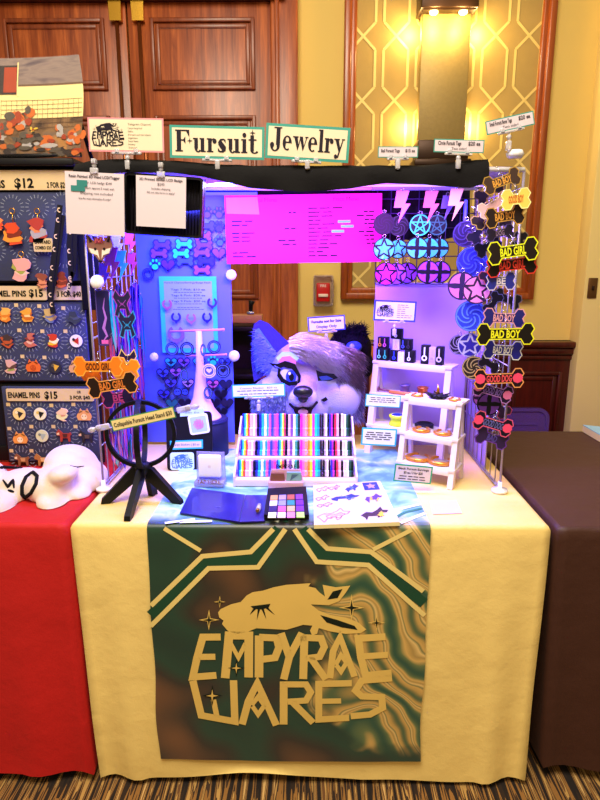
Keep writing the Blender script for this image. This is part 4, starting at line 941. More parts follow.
# fox face charm
c = P(100, 250, 1.642); k = S(1, 1.642, 1.35); t = thing('fox_face_charm', (c.x, 1.642, c.z), 'small flat fox face charm with pink tuft hanging at the left of the booth', 'charm'); g = G()
fo = [(x * k, z * k) for x, z in ((-13, 6), (-12, 16), (-6, 9), (0, 12), (5, 9), (10, 16), (13, 5), (9, -3), (4, -6), (0, -13), (-5, -6), (-11, -2))]
g.prism(fo, 0, .008, 0); g.obj('face', K('8a5a50'), t)
for s in (-1, 1):
    g = G(); g.poly([(s * 11 * k, 2 * k), (s * 9 * k, -3 * k), (s * 3 * k, -5 * k), (s * 1 * k, -9 * k), (s * 2 * k, 0)][::s], 0, -.001); g.poly(circle(s * 4.5 * k, 1 * k, 1.4 * k, 8), 1, -.002); g.poly([(s * 10.5 * k, 13 * k), (s * 7 * k, 8 * k), (s * 10 * k, 7 * k)][::s], 1, -.001); g.obj('cheek', [K('f0e0d8'), K('201018')], t)
g = G(); g.ball((0, -.004, -11 * k), (2 * k, .004, 1.5 * k), 0, 10); g.obj('nose', K('181018'), t)
g = G(); fur(g, [((random.uniform(-4, 4) * k, -.001, random.uniform(6, 10) * k), (random.uniform(-.4, .4), -.6, 1)) for _ in range(60)], .012, .0012, lambda q: 0); g.obj('tuft', K('d06070'), t)
g = G(); g.tube([(0, 0, 12 * k), (0, .004, 36 * k)], .0006, n=5); g.obj('cord', silver, t)

# pendants pinned on the blue panel
def pend(kind, px_, py_, r_, col, label, name, Y=2.088, edge='101040', group='pendants on the blue panel', fillc=None):
    c = P(px_, py_, Y); k = S(1, Y, c.z); r = r_ * k
    g = G(); E = K(edge); Fm = K(col)
    def both(o, d=.12):
        g.prism(o, 0, .003, 0); g.poly(inset(o, r * d), 1, -.0006)
    if kind == 'heart': both(heart(r))
    elif kind == 'heart_open':
        both(heart(r), .16); g.poly([(x * .35, z * .35) for x, z in heart(r)], 0, -.0009); g.stroke([(-r * .6, r * .15), (0, -r * .1), (r * .6, r * .15)], r * .12, 0, -.001)
    elif kind == 'bone': both(bone(r * 2, r * 1.15), .1)
    elif kind == 'paw':
        both([(x, z - r * .25) for x, z in circle(0, 0, r * .55, 14, rz=r * .48)], .08)
        for a, b2 in ((-.62, .2), (-.25, .62), (.25, .62), (.62, .2)): both(circle(a * r, b2 * r, r * .24, 10, rz=r * .3), .06)
        g.prism([(-r * .6, -r * .1), (r * .6, -r * .1), (r * .3, r * .5), (-r * .3, r * .5)], .0005, .0025, 0)
    elif kind == 'ringp': g.ring(circle(0, 0, r, 24), circle(0, 0, r * .6, 24), 0, .003, 0); g.stroke(circle(0, 0, r * .8, 24), r * .14, 1, -.0006, closed=True)
    elif kind == 'shoe':
        o = [(r * math.cos(R(a)), r * math.sin(R(a))) for a in range(-240, 61, 12)]; i_ = [(r * .6 * math.cos(R(a)), r * .6 * math.sin(R(a))) for a in range(-240, 61, 12)]
        for q in range(len(o) - 1): g.prism([o[q], o[q + 1], i_[q + 1], i_[q]], 0, .003, 1)
        g.prism([(-r * .35, -r * .95), (r * .35, -r * .95), (0, -r * 1.35)], .0005, .003, 1)
    elif kind == 'faces':
        both(circle(-r * .45, 0, r * .55, 14)); both([(x, z) for x, z in circle(r * .5, 0, r * .5, 14)])
        for q in (-.6, -.3, .35, .65): g.poly(circle(q * r, r * .1, r * .1, 8), 0, -.001)
    g.poly  # noqa
    return tag(g.obj(name, [E, Fm], loc=(c.x, Y, c.z)), label, 'pendant', group)
for a in ((171, 363, '20b8c0', 'teal open heart pendant, first of the row under the poster'), (184, 363, '7a50c8', 'violet open heart pendant, second of the row under the poster'), (199, 363, '28a8c8', 'teal open heart pendant behind the pale stem'),
          (163, 374, '3a50d8', 'blue open heart pendant at the left of the second row'), (176, 373, 'a060c0', 'mauve open heart pendant in the second row'), (171, 384, '4848d0', 'blue violet open heart pendant in the third row'),
          (188, 384, 'b090d8', 'pale lilac open heart pendant left of the pale stem'), (213, 385, 'c060a0', 'pink open heart pendant right of the pale stem'), (164, 395, '3038c8', 'deep blue open heart pendant in the fourth row')):
    pend('heart_open', a[0], a[1], 6.8, a[2], a[3], 'heart_pendant')
for a in ((226, 385, '141440', 'very dark heart pendant at the right of the third row'), (221, 395, '0c0c20', 'black heart pendant in the fourth row'), (172, 404, '106878', 'dark teal heart pendant at the left of the bottom rows'), (185, 404, '101030', 'dark heart pendant beside the dark teal one'),
          (214, 404, '101028', 'dark heart pendant right of the stem base'), (227, 404, '141438', 'dark heart pendant at the right edge of the panel'), (221, 413, '0c0c20', 'black heart pendant, lowest on the panel')):
    pend('heart', a[0], a[1], 6.8, a[2], a[3], 'heart_pendant', fillc=1)
pend('paw', 213, 361, 7, '20e0c8', 'teal paw pendant right of the pale stem', 'paw_pendant'); pend('heart_open', 225, 363, 6.5, '3048d0', 'blue open heart pendant at the right end of its row', 'heart_pendant'); pend('faces', 181, 392, 8, '3858e0', 'pendant of two little smiling faces', 'face_pendant')
for a in ((207, 213, '6040c8', 'violet paw pendant, first of the top pair'), (219, 213, '5a38c8', 'violet paw pendant, second of the top pair'), (219, 227, '2a28b8', 'blue paw pendant under the top pair'), (220, 241, '3468e0', 'outlined light blue paw pendant above the heart')): pend('paw', a[0], a[1], 7, a[2], a[3], 'paw_pendant')
pend('paw', 155, 265, 7, '20f0d8', 'bright cyan paw pendant at the left of the panel', 'paw_pendant')
for a in ((206, 226, '3a38c0', 'blue bone pendant beside the blue paw'), (203, 236, '8a40c8', 'purple bone pendant under the blue bone one'), (162, 245, '5a38b8', 'violet bone pendant at the left of its row'), (184, 244, '20d8e8', 'bright cyan bone pendant, upper of the two'), (204, 245, '6a38c0', 'violet bone pendant right of the bright cyan one'),
          (159, 253.5, '7a40b8', 'mauve bone pendant left of the lower cyan one'), (181, 253.5, '20e0e8', 'bright cyan bone pendant, lower of the two'), (202, 252.5, '7844c0', 'violet bone pendant right of the lower cyan one'), (185, 261, '3858d8', 'blue bone pendant under the two cyan ones'), (206, 261, '2828b0', 'dark blue bone pendant near the right edge'), (202, 270, '9048c8', 'pinkish purple bone pendant, lowest on the upper panel')):
    pend('bone', a[0], a[1], 9.5, a[2], a[3], 'bone_pendant')
pend('heart', 219, 254, 7.5, '7840c0', 'violet heart pendant at the right edge of the upper panel', 'heart_pendant'); pend('heart', 168, 265.5, 7.5, '5a28b0', 'purple heart pendant beside the bright cyan paw', 'heart_pendant')
pend('ringp', 148, 274, 6, '3040c8', 'blue ring pendant low at the left of the panel', 'ring_pendant')
for a in ((167, 304, 'a060a8', 'mauve horseshoe pendant at the upper left of the poster'), (212, 302.5, '3828a8', 'blue horseshoe pendant at the upper right of the poster'), (176, 317, '2a28b0', 'blue horseshoe pendant, left of the middle three'), (191, 318, 'a070c8', 'lilac horseshoe pendant, centre of the middle three'), (207, 317, '2020a0', 'dark blue horseshoe pendant, right of the middle three'), (176, 334, '8068c8', 'large pale horseshoe pendant behind the T bar')):
    pend('shoe', a[0], a[1], 8.5 if a[1] == 334 else 5, a[2], a[3], 'horseshoe_pendant', Y=2.080)
# ================================================================ THINGS ON THE MIDDLE TABLE
TT = tz + .006       # on the runner
TC = tz + .0015      # on the bare cloth
# --- head stand of crossing black rings
f1, f2, f3, f4 = Z(104, 503, TC), Z(128, 520, TC), Z(180, 504, TC), Z(154, 494, TC)
hx = (f1.x + f3.x) / 2; hy = (f1.y + f3.y) / 2 + .03
t = thing('head_stand', (hx, hy, TC), 'black collapsible stand of two crossing rings on spread legs at left', 'display stand')
hub = P(140, 466, hy).z - TC; rc = P(137, 434, hy).z - TC; rr = 35 * S(1, hy, .93)
g = G(); 
for a, nm in ((0, 'ring'), (90, 'ring')):
    g = G(); M_ = Matrix.Rotation(R(a + 8), 4, 'Z'); g.M = Matrix.Translation((0, 0, rc)) @ M_; g.ring(circle(0, 0, rr, 48), circle(0, 0, rr - .010, 48), -.007, .007); g.obj(nm, blackm, t)
g = G(); g.lathe([(.012, hub - .03), (.022, hub - .012), (.024, hub + .004), (.012, hub + .012)], n=12); g.obj('hub', blackm, t)
for f in (f1, f2, f3, f4):
    d = Vector((f.x - hx, f.y - hy, 0)); a = math.atan2(d.y, d.x); L_ = d.length
    g = G(); g.M = Matrix.Rotation(a, 4, 'Z'); g.prism([(.008, hub), (.03, hub - .002), (L_ + .005, .012), (L_ + .008, 0), (L_ - .016, 0), (.014, hub - .035)], -.008, .008); g.obj('leg', blackm, t)
def d_st(g, w, h, k): g.text('Collapsible Fursuit Head Stand $30', 0, -h * .16, h * .36, 2, w=w * .92, y=-.0014, bold=.02)
t = sign('price_sign', 'long tilted cream sign with green edge across the black ring stand', 143, 419, 66, 12, hy - .115, 13, hexm('3a8a50'), d_st, cardm=hexm('f2dca0'))
g = G(); w_ = 33 * S(1, hy, .95); h_ = 6 * S(1, hy, .95)
for s in (-1, 1):
    g = G(); a = Matrix.Translation((0, 0, h_)) @ Matrix.Rotation(R(-13), 4, 'Y'); g.M = a
    g.box((s * (w_ + .016), .002, 0), (.035, .006, .016), bev=.003); g.box((s * (w_ + .028), .004, .002), (.014, .014, .012), bev=.003); g.ball((s * (w_ + .045), .002, 0), (.012, .006, .007))
    g.tube([(s * (w_ + .02), .004, 0), (s * (w_ + .02), .03, -.01), (s * (w_ - .005), .07, -.02)], .002); g.obj('clip', clear, t)

# --- black sticker board
Yb = 1.83; c = P(190, 468, Yb); k = S(1, Yb, .85); w, h = 46 * k, 60 * k
t = thing('sticker_board', (c.x, Yb, tz + .0015), 'black rounded board carrying stickers in front of the earring stand', 'display board', (R(-7), 0, R(3)))
g = G(); g.prism(rrect(w, h, .012, cz=h / 2), 0, .008, 0); g.obj('board', mat('board_black', (.04, .03, .10), .4), t)
g = G(); g.box((0, .03, h * .3), (.05, .004, h * .6), bev=.001, rot=Matrix.Rotation(R(12), 3, 'X')); g.obj('rear_prop', blackm, t)
def px2(px_, py_): p = P(px_, py_, Yb); return (p.x - c.x, p.z - c.z)
x, z = px2(191, 411.5); g = G(); g.prism([(x - 12 * k, z - 4 * k), (x + 12 * k, z - 2.5 * k), (x + 12 * k, z + 4.5 * k), (x - 12 * k, z + 3 * k)], -.002, 0, 0); g.text('Stickers   $5 ea', x, z - .002, .005, 1, y=-.003); g.obj('price_label', [K('b8dcf8'), ink], t)
x, z = px2(186, 443); g = G(); g.prism([(x - 16.5 * k, z - 5 * k), (x + 16.5 * k, z - 4 * k), (x + 16.5 * k, z + 5 * k), (x - 16.5 * k, z + 4 * k)], -.002, 0, 0); g.prism([(x - 15 * k, z - 3.2 * k), (x + 15 * k, z - 2.6 * k), (x + 15 * k, z + 3.4 * k), (x - 15 * k, z + 2.8 * k)], -.0025, -.002, 2)
g.text('Large Stickers | $5 ea', x, z - .0022, .0062, 1, y=-.003, w=26 * k); g.obj('price_label', [cyanm, ink, wpaper], t)
x, z = px2(198, 423); g = G(); g.M = Matrix.Translation((x, 0, z)) @ Matrix.Rotation(R(-8), 4, 'Y'); g.prism(rrect(20 * k, 20 * k, .008), -.003, 0, 0); g.prism(rrect(16 * k, 16 * k, .005), -.0035, -.003, 1)
for i in range(10): a = i * .63; g.stroke([(r_ * k * math.cos(a + r_ * .35), r_ * k * math.sin(a + r_ * .35)) for r_ in (1, 2.5, 4, 5.5)], .0022, 2 + i % 2, -.0042 - i * .00003)
g.obj('square_sticker', [K('f0f0f8'), K('a8c8f4'), K('e05090'), K('d06ac0')], t)
x, z = px2(182, 459); g = G(); g.prism(rrect(24 * k, 18 * k, .008, cx=x, cz=z), -.002, 0, 0); small_logo(g, x, z, 22 * k, 1, 0, -.003); g.obj('logo_sticker', [K('c8ecfc'), K('3a70b8')], t)

# --- earring stand : dark cylinder + pale cone tree
Ye = 2.0; c = P(209, 452, Ye); k = S(1, Ye, .9); rb = 20 * k
t = thing('riser', (c.x, Ye, TC), 'dark navy round riser standing at the left back of the table', 'riser'); g = G(); hz = 38 * k
g.lathe([(rb, 0), (rb, hz - .003), (rb - .003, hz)], n=40); g.obj('drum', mat('navy_felt', (.06, .06, .25), .8), t)
g = G(); g.lathe([(rb + .0012, hz - .01), (rb + .0012, hz - .004)], n=40); g.obj('rim', mat('navy_rim', (.1, .1, .35), .5), t)
t = thing('earring_tree', (c.x - 6 * k, Ye, TC + hz + .0005), 'pale cone shaped earring tree with T bars on the navy riser', 'jewellery stand')
zt0 = P(197, 331, Ye).z - TC - hz
g = G(); g.lathe([(20 * k, 0), (19 * k, .004), (13 * k, .03), (8 * k, .07), (5.5 * k, .12), (4 * k, .17), (2.8 * k, zt0)], n=32); g.obj('cone', mat('pearl_plastic', (.93, .78, .90), .4), t)
for zz, l, r_, o in ((zt0 - .002, 26, .0035, -2), (zt0 - 25 * k, 20, .0028, 6)):
    g = G(); g.tube([((-l + o) * k, 0, zz), ((l + o) * k, 0, zz + .006)], r_, n=8); g.ball(((l + o) * k, 0, zz + .006), r_ * 1.5); g.obj('bar', mat('pink_bar', (.9, .55, .75), .35), t)
for a in ((172, 349, 6.5, '141450', 1, 'dark ring earring hanging at the left end of the top bar', 0), (187, 349, 6.8, '101030', 1, 'thick dark ring earring second from the left on the top bar', 0), (203, 350, 6, '183070', .45, 'dark ring earring seen edge on right of the stem', 0), (214, 347, 6.5, '10103a', 1, 'dark ring earring at the right end of the top bar', 0),
          (184, 375, 6.5, '18302c', .6, 'slim green black oval earring on the lower bar', 0), (209, 371, 7, 'e8d0e8', 1, 'white ring earring right of the stem', 0), (223, 371, 7.2, '14102c', 1, 'black ring earring at the right end of the lower bar', 0), (208, 393, 6.2, '20183c', .7, 'dark oval earring low beside the stem', 0)):
    Y = Ye - .03; c2 = P(a[0], a[1], Y); r = a[2] * k; o = [(x * a[4], z) for x, z in circle(0, 0, r, 28)]; i_ = [(x * a[4], z) for x, z in circle(0, 0, r * .62, 28)]
    g = G(); g.ring(o, i_, 0, .004); g.stroke([(x * a[4], z) for x, z in circle(0, 0, r * .8, 28)], r * .08, 1, -.0006, closed=True)
    if a[2] == 7 or a[0] == 223: g.prism(heart(r * .4), .0005, .003, 0)
    g.tube([(0, .002, r), (0, .002, r + .012)], .0008, 1, n=5)
    tag(g.obj('ring_earring', [K(a[3]), K('6080d0')], loc=(c2.x, Y, c2.z)), a[5], 'earring', 'earrings on the pale tree')

# --- square card reader
c = Z(211, 484, TT); k = S(1, c.y, .78)
t = thing('card_reader', (c.x, c.y, TT), 'white square card reader in a clear stand lettered TAP HERE', 'card reader', (0, 0, R(-4)))
g = G(); g.prism([(-15 * k, 0), (15 * k, 0), (14 * k, 33 * k), (-14 * k, 33 * k)], .006, .010, 0); g.box((0, -.006, .008), (30 * k, .045, .016), 0, bev=.003); g.obj('stand', mat('clear_stand', (.85, .85, 1), .1, trans=.7, var=0), t)
g = G(); g.box((0, -.006, 20 * k), (23 * k, .016, 23 * k), bev=.006, seg=3); g.poly(rrect(.008, .008, .002, cz=20 * k), 1, -.0145); g.obj('reader', [mat('reader_white', (.96, .94, .95), .3, var=0), K('e8d8e0')], t)
g = G(); g.text('TAP HERE', 0, 4.2 * k, 3.6 * k, 0, y=-.0295, w=24 * k, bold=.02); g.obj('lettering', mat('brass_ink', (.55, .35, .1), .4, var=0), t)

# --- navy colour case
def quad_slab(g, P4, th, mi=0, z0=0):
    """slab over 4 ground points (x, y) ccw"""
    A = [g.v((p[0], p[1], z0)) for p in P4]; B = [g.v((p[0], p[1], z0 + th)) for p in P4]
    for q in (A[::-1], B): f = g.bm.faces.new(q); f.material_index = mi
    for i in range(4):
        j = (i + 1) % 4; f = g.bm.faces.new((A[i], A[j], B[j], B[i])); f.material_index = mi
def gp(px_, py_, z=TT): p = Z(px_, py_, z); return (p.x, p.y)
o0 = Z(262, 521, TT)
t = thing('colour_case', (o0.x, o0.y, TT), 'open navy folding case with a black tray of sixteen coloured squares', 'colour case')
def loc4(L_, z=TT): return [(q[0] - o0.x, q[1] - o0.y) for q in (gp(a, b2, z) for a, b2 in L_)]
navy = mat('navy_card', (.10, .07, .42), .35, coat=.3); g = G(); quad_slab(g, loc4([(180, 514), (239, 523), (245, 496), (192, 489)]), .004); h = G()
p = loc4([(214, 509)])[0]
for i in range(5): a = R(20 + i * 25); g.face([(p[0] + .003 * math.cos(a) + i * .003, p[1] + .003 * math.sin(a), .0046), (p[0] + .010 + i * .002, p[1] + .002, .0046), (p[0] + .006 + i * .002, p[1] + .006, .0046)], 1)
g.obj('cover', [navy, K('8080e0')], t)
g = G(); quad_slab(g, loc4([(239.4, 523), (265, 522), (268, 496), (245.4, 496)]), .003); g.obj('spine_flap', navy, t)
g = G(); tray = [(264, 521), (309, 521), (306, 492), (268, 494)]; quad_slab(g, loc4(tray), .014, z0=.003); g.obj('tray', mat('tray_black', (.03, .02, .05), .3), t)
cols = ['c89848', 'a090c0', 'a85838', '7838a0', 'e8e4f0', '8890b8', '2a8878', '6828a8', '241850', 'f060a8', 'e0a868', '7030c0', 'f8f4ec', 'f0d8f0', 'e888d8', 'a8d860']
T4 = [Vector(q) for q in loc4([(266, 519.5), (307, 519.5), (304.5, 493.5), (269.5, 495)], TT + .017)]
def bil(u, v): a = T4[0].lerp(T4[1], u); b2 = T4[3].lerp(T4[2], u); return a.lerp(b2, v)
for r_ in range(4):
    for c_ in range(4):
        u0, u1 = .04 + c_ * .235, .04 + c_ * .235 + .20; v1 = .96 - r_ * .235; v0 = v1 - .20
        g = G(); quad_slab(g, [bil(u0, v0), bil(u1, v0), bil(u1, v1), bil(u0, v1)], .0015, z0=.017); o = g.obj('colour_square', K(cols[r_ * 4 + c_]), t)
c = Z(258, 512, TT + .003); g = G(); q = Matrix.Rotation(R(75), 3, 'Y') if 0 else None
t = thing('tiny_bottle', (c.x, c.y, TT + .004), 'tiny clear bottle with a gold cap lying on the open navy case', 'bottle')
g = G(); g.tube([(0, -.002, .006), (.002, .028, .006)], .006, n=12); g.obj('glass', clear, t); g = G(); g.tube([(-.001, -.010, .006), (0, -.002, .006)], .0045, n=12); g.obj('cap', goldm, t)

# --- thick pad of printed drawings
C4 = [(314, 525), (400, 522), (380, 481), (313.5, 485)]; o0 = Z(357, 523, TT); Pq = [Vector((q[0] - o0.x, q[1] - o0.y)) for q in (gp(a, b2, TT + .01) for a, b2 in C4)]
t = thing('print_pad', (o0.x, o0.y, TT), 'white pad with printed animal drawings lying at the front of the table', 'pad')
g = G(); quad_slab(g, Pq, .010); g.obj('pages', mat('pad_cream', (.94, .88, .66), .7), t)
g = G(); quad_slab(g, [Pq[0].lerp(Pq[2], .005), Pq[1].lerp(Pq[3], .005), Pq[2].lerp(Pq[0], .005), Pq[3].lerp(Pq[1], .005)], .0008, 0, .010)
def pp(u, v): a = Pq[0].lerp(Pq[1], u); b2 = Pq[3].lerp(Pq[2], u); return a.lerp(b2, v)
def beast(u, v, su, sv, mi, mi2, seed, kind=0):
    random.seed(seed); Z0 = .0112
    body = [(-1, -.2), (-.6, .3), (-.2, .2), (.2, .5), (.5, .9), (.7, .5), (1, .4), (.8, .1), (.5, 0), (.4, -.6), (.15, -.7), (.1, -.3), (-.4, -.4), (-.6, -.9), (-.8, -.5)]
    bd = [(a * random.choice((1, 1)) + random.uniform(-.08, .08), b2 + random.uniform(-.1, .1)) for a, b2 in body]
    if kind == 0: g.face([(*pp(u + a * su, v + b2 * sv), Z0) for a, b2 in bd], mi)
    else:
        for (a, b2), (c, d) in zip(bd, bd[1:] + bd[:1]):
            A_ = pp(u + a * su, v + b2 * sv); B_ = pp(u + c * su, v + d * sv); n_ = (B_ - A_); n_ = Vector((-n_.y, n_.x)).normalized() * .0014; g.face([(*(A_ + n_), Z0), (*(A_ - n_), Z0), (*(B_ - n_), Z0), (*(B_ + n_), Z0)], mi)
    for i in range(4):
        a, b2 = random.uniform(-.6, .6), random.uniform(-.5, .5); r_ = .22; g.face([(*pp(u + (a + r_ * x) * su, v + (b2 + r_ * 1.3 * z) * sv), Z0 + .0003 + i * .00005) for x, z in sparkle(0, 0, 1, .4)], mi2)
beast(.13, .86, .09, .09, 1, 2, 1, 1); beast(.30, .88, .08, .08, 1, 2, 2, 1); beast(.55, .84, .11, .12, 3, 4, 3); beast(.12, .62, .09, .08, 1, 2, 4, 1); beast(.42, .60, .20, .10, 3, 4, 5); beast(.14, .44, .1, .07, 1, 2, 6, 1); beast(.80, .55, .13, .13, 5, 6, 7); beast(.24, .20, .2, .16, 7, 8, 8, 1); beast(.27, .18, .12, .08, 7, 8, 12, 1); beast(.74, .20, .18, .16, 9, 6, 9)
g.face([(*pp(a, b2), .0112) for a, b2 in ((.72, .76), (.94, .76), (.94, .97), (.72, .97))], 3); g.face([(*pp(.83 + a * .08, .865 + b2 * .08), .0115) for a, b2 in star_pts(1, .5)], 2)
g.obj('top_sheet', [wpaper, K('8a4ab0'), K('b090e0'), K('26387a'), K('6080c0'), K('5a3a8a'), K('e8c838'), K('b07068'), K('e0a898'), K('402838')], t)
random.seed(11)
# --- flat card
q = [gp(a, b2, TC + .001) for a, b2 in ((433, 514), (462, 513), (456, 500.5), (430, 501))]; o0 = Vector((sum(x for x, y in q) / 4, sum(y for x, y in q) / 4))
g = G(); quad_slab(g, [(x - o0.x, y - o0.y) for x, y in q], .001); tag(g.obj('flat_card', wpaper, loc=(o0.x, o0.y, TC)), 'small blank white card lying on the cream cloth near the right corner', 'card')

# --- business card holder
c = Z(286, 489, TT); k = S(1, c.y, .8)
t = thing('card_holder', (c.x, c.y, TT), 'small pink card holder with a wolf name plate standing before the striped rack', 'card holder')
g = G(); g.box((0, 0, 4.5 * k), (35 * k, .03, 9 * k), bev=.002); g.prism([(-17 * k, 9 * k), (17 * k, 9 * k), (15 * k, 20 * k), (-15 * k, 20 * k)], .008, .011); g.obj('holder', mat('pink_acrylic', (.93, .72, .80), .25, trans=.3, var=0), t)
g = G(); g.prism([(-16 * k, 8 * k), (-1 * k, 8 * k), (-2 * k, 17 * k), (-15 * k, 17 * k)], -.004, .004, 0); g.prism([(0, 8 * k), (16 * k, 8 * k), (15 * k, 18 * k), (1 * k, 18 * k)], -.003, .004, 1)
g.poly([(4 * k, 9 * k), (13 * k, 16 * k), (6 * k, 16 * k)], 2, -.0035); g.obj('cards', [K('7a4a3a'), K('7aa8a8'), K('4a6a80')], t)
g = G(); g.text('EMPYRAE', 0, 20.5 * k, 4.5 * k, 0, y=.008, w=20 * k, bold=.01); g.obj('name_plate', blk, t)

# --- three-step rack of striped blocks
steps = ((1.72, TT + .019), (1.80, TT + .057), (1.88, TT + .094)); HB = (.044, .042, .068)
xl, xr_ = Z(235, 484, TT).x, Z(356, 484, TT).x; w = xr_ - xl; cx_ = (xl + xr_) / 2
t = thing('stepped_rack', (cx_, 1.80, TT), 'white three step display rack filled with striped pride blocks', 'display rack')
rackm = mat('rack_white', (.88, .80, .83), .45, var=.02)
for i, (yy, zz) in enumerate(steps):
    ww = w * (1 + .0 * i); y_ = yy - 1.80; g = G(); g.box((0, y_, zz - TT - .003), (ww, .075, .005), bev=.001); g.box((0, y_ - .036, (zz - TT + .001) - .010), (ww, .005, .026 if i else .020), bev=.001); g.obj('shelf', rackm, t)
for s in (-1, 1):
    g = G(); g.M = Matrix.Rotation(R(90), 4, 'Z'); pts = [(-.12, 0), (-.12, .03), (-.04, .062), (-.04, .072), (.04, .10), (.04, .112), (.112, .150), (.118, 0)]
    g.prism(pts, -s * w / 2 - .0025, -s * w / 2 + .0025); g.obj('side_panel', rackm, t)
FL = [('rainbow', ['2038f0', '20d0ff', 'f8f820', 'ff5030']), ('pink and white', ['f0c8f0', 'f8b8e0', 'ffffff', 'e0a8e0']), ('navy and sky', ['08082c', '1828b0', '30c0f0']), ('white and pink', ['ffffff', '30a8f0', 'f060b0']), ('violet and hot pink', ['3050f0', 'b060f0', 'ff50b0']),
      ('blue yellow and white', ['2050e0', '30d0f0', 'f8f840', 'f04060']), ('black and lilac', ['0c0818', 'e0c0f0', '8050a0']), ('white and teal', ['ffffff', '40a898', '083830']), ('magenta and pink', ['ff30d0', 'ff80c8', 'f8a890']), ('orange and yellow', ['ff9030', 'fff040', 'f838d0']),
      ('cyan and magenta', ['20e0f0', '18a0b8', '301830']), ('black grey and white', ['080810', 'b8a8c0', 'ffffff', '181020']), ('violet blue and red', ['2828d0', 'c030c0', '100818', 'e03050']), ('blush and black', ['f0c0d8', '080810', 'f8e0f0']), ('white and dark green', ['ffffff', '185840', '081c18'])]
rown = {0: 'front', 1: 'middle', 2: 'back'}
for i, (yy, zz) in enumerate(steps):
    n = len(FL); x = cx_ - w / 2 + .006; bw_ = (w - .012) / n
    for j in range(n):
        nm, cs = FL[j]; g = G(); ww = bw_ * .94; H = HB[i] - .003 * random.random(); m_ = len(cs)
        for q in range(m_):
            a = -ww / 2 + q * ww / m_; e = ww / m_
            g.box((a + e / 2, .012, H / 2), (e, .014, H), q); g.box((a + e / 2, -.004, H * .21), (e, .014, H * .36), q)
        bmesh.ops.remove_doubles(g.bm, verts=g.bm.verts, dist=1e-5)
        tag(g.obj('striped_block', [K(c3) for c3 in cs], loc=(x + bw_ * (j + .5), yy, zz + .0005)), '%s striped block in the %s row of the white rack' % (nm, rown[i]), 'striped block', 'striped blocks in the %s row' % rown[i])

# --- ladder shelves
lw = mat('white_wood', (.88, .83, .82), .5, var=.03)
def ladder(label, A, B_, H, shelves, lean, back, rail=.018, wood=None):
    """A left foot, B right foot (front), shelves = heights"""
    d = Vector((B_.x - A.x, B_.y - A.y)); w = d.length; yaw = math.atan2(d.y, d.x); c = ((A.x + B_.x) / 2, (A.y + B_.y) / 2)
    t = thing('ladder_shelf', (c[0], c[1], TC if wood is None else TC), label, 'shelf', (0, 0, yaw)); mm = wood or lw
    for s in (-1, 1):
        x = s * (w / 2 - rail / 2); g = G(); g.M = Matrix.Translation((x - rail / 2, 0, 0)) @ Matrix.Rotation(R(90), 4, 'Z')
        g.M = Matrix(((0, -1, 0, x + rail / 2), (1, 0, 0, 0), (0, 0, 1, 0), (0, 0, 0, 1))); g.prism([(0, 0), (.022, 0), (lean + .022, H), (lean, H)], 0, rail); g.obj('front_rail', mm, t)
        g = G(); g.M = Matrix(((0, -1, 0, x + rail / 2 - .001), (1, 0, 0, 0), (0, 0, 1, 0), (0, 0, 0, 1))); g.prism([(back - .016, 0), (back, 0), (lean + .03, H * .95), (lean + .016, H * .95)], .002, rail - .004); g.obj('back_leg', mm, t)
    for z in shelves:
        y = lean * z / H; dd = max(.04, .062 + (back - y) * .18)
        g = G(); g.box((0, y + dd / 2 - .004, z), (w + .004, dd, .009), bev=.001); g.box((0, y - .002, z - .008), (w - rail * 2, .006, .016), bev=.001); g.obj('shelf', mm, t)
    def at(u, z, dy=.03): # world point over a shelf
        y = lean * z / H + dy; p = Matrix.Rotation(yaw, 3, 'Z') @ Vector((u * w / 2, y, 0)); return Vector((c[0] + p.x, c[1] + p.y, TC + z + .0052))
    return t, at, yaw, w
A_ = Z(364, 453, TC); B_ = Z(441, 466, TC)
H2 = P(380, 361, A_.y + .05).z - tz
rear, atR, yawR, wR = ladder('larger white ladder shelf standing at the back right of the table', A_, B_, H2, (.095, .20, H2 - .004), .06, .15, .020)
A_ = Z(395, 479, TC); B_ = Z(452, 490, TC); H1 = P(458, 403, B_.y + .04).z - tz
front, atF, yawF, wF = ladder('smaller white ladder shelf in front of the larger one', A_, B_, H1, (.052, .138, H1 - .008), .05, .12, .016)
# objects on the shelves
def piece(name, g, mats, loc, label, cat, yaw=0, group=None, parts=()):
    return tag(g.obj(name, mats, loc=loc, rot=(0, 0, yaw)), label, cat, group)
# black earring boxes on the very top
def ebox(u, lift, w, h, cols_, label, dy=.02, base='0c0c14', yw=0):
    p = atR(u, H2 - .004, dy); p.z += lift; t = thing('earring_box', p, label, 'box', (0, 0, yawR + yw), 'earring boxes on the rear ladder')
    g = G(); g.box((0, 0, h / 2), (w, .025, h), bev=.0015); g.obj('box', K(base), t)
    for i, c3 in enumerate(cols_):
        x = (i - (len(cols_) - 1) / 2) * w / max(1, len(cols_)); g = G(); g.M = Matrix.Translation((x, -.0135, h * .32)); g.ring(circle(0, 0, h * .15, 16), circle(0, 0, h * .08, 16), -.001, .001); g.box((0, 0, h * .36), (h * .07, .002, h * .42)); g.obj('earring', K(c3), t)
e = wR / 2; s1 = .042
ebox(-.80, 0, s1, .040, ['80e8c0', '38c8a0'], 'black box with two mint green earrings, lower left of the stack'); ebox(-.80, .0405, .034, .038, ['e09838', 'e060d0'], 'black box with orange and pink earrings on top of the mint one')
ebox(-.48, 0, .026, .038, ['3050f0'], 'black box with one blue earring on the top shelf'); ebox(-.30, 0, .022, .034, ['f8f4f4'], 'white box with a white earring on the top shelf', base='efe6ee'); ebox(-.09, 0, .032, .040, ['e8f0f8'], 'black box with a silver blue earring on the top shelf')
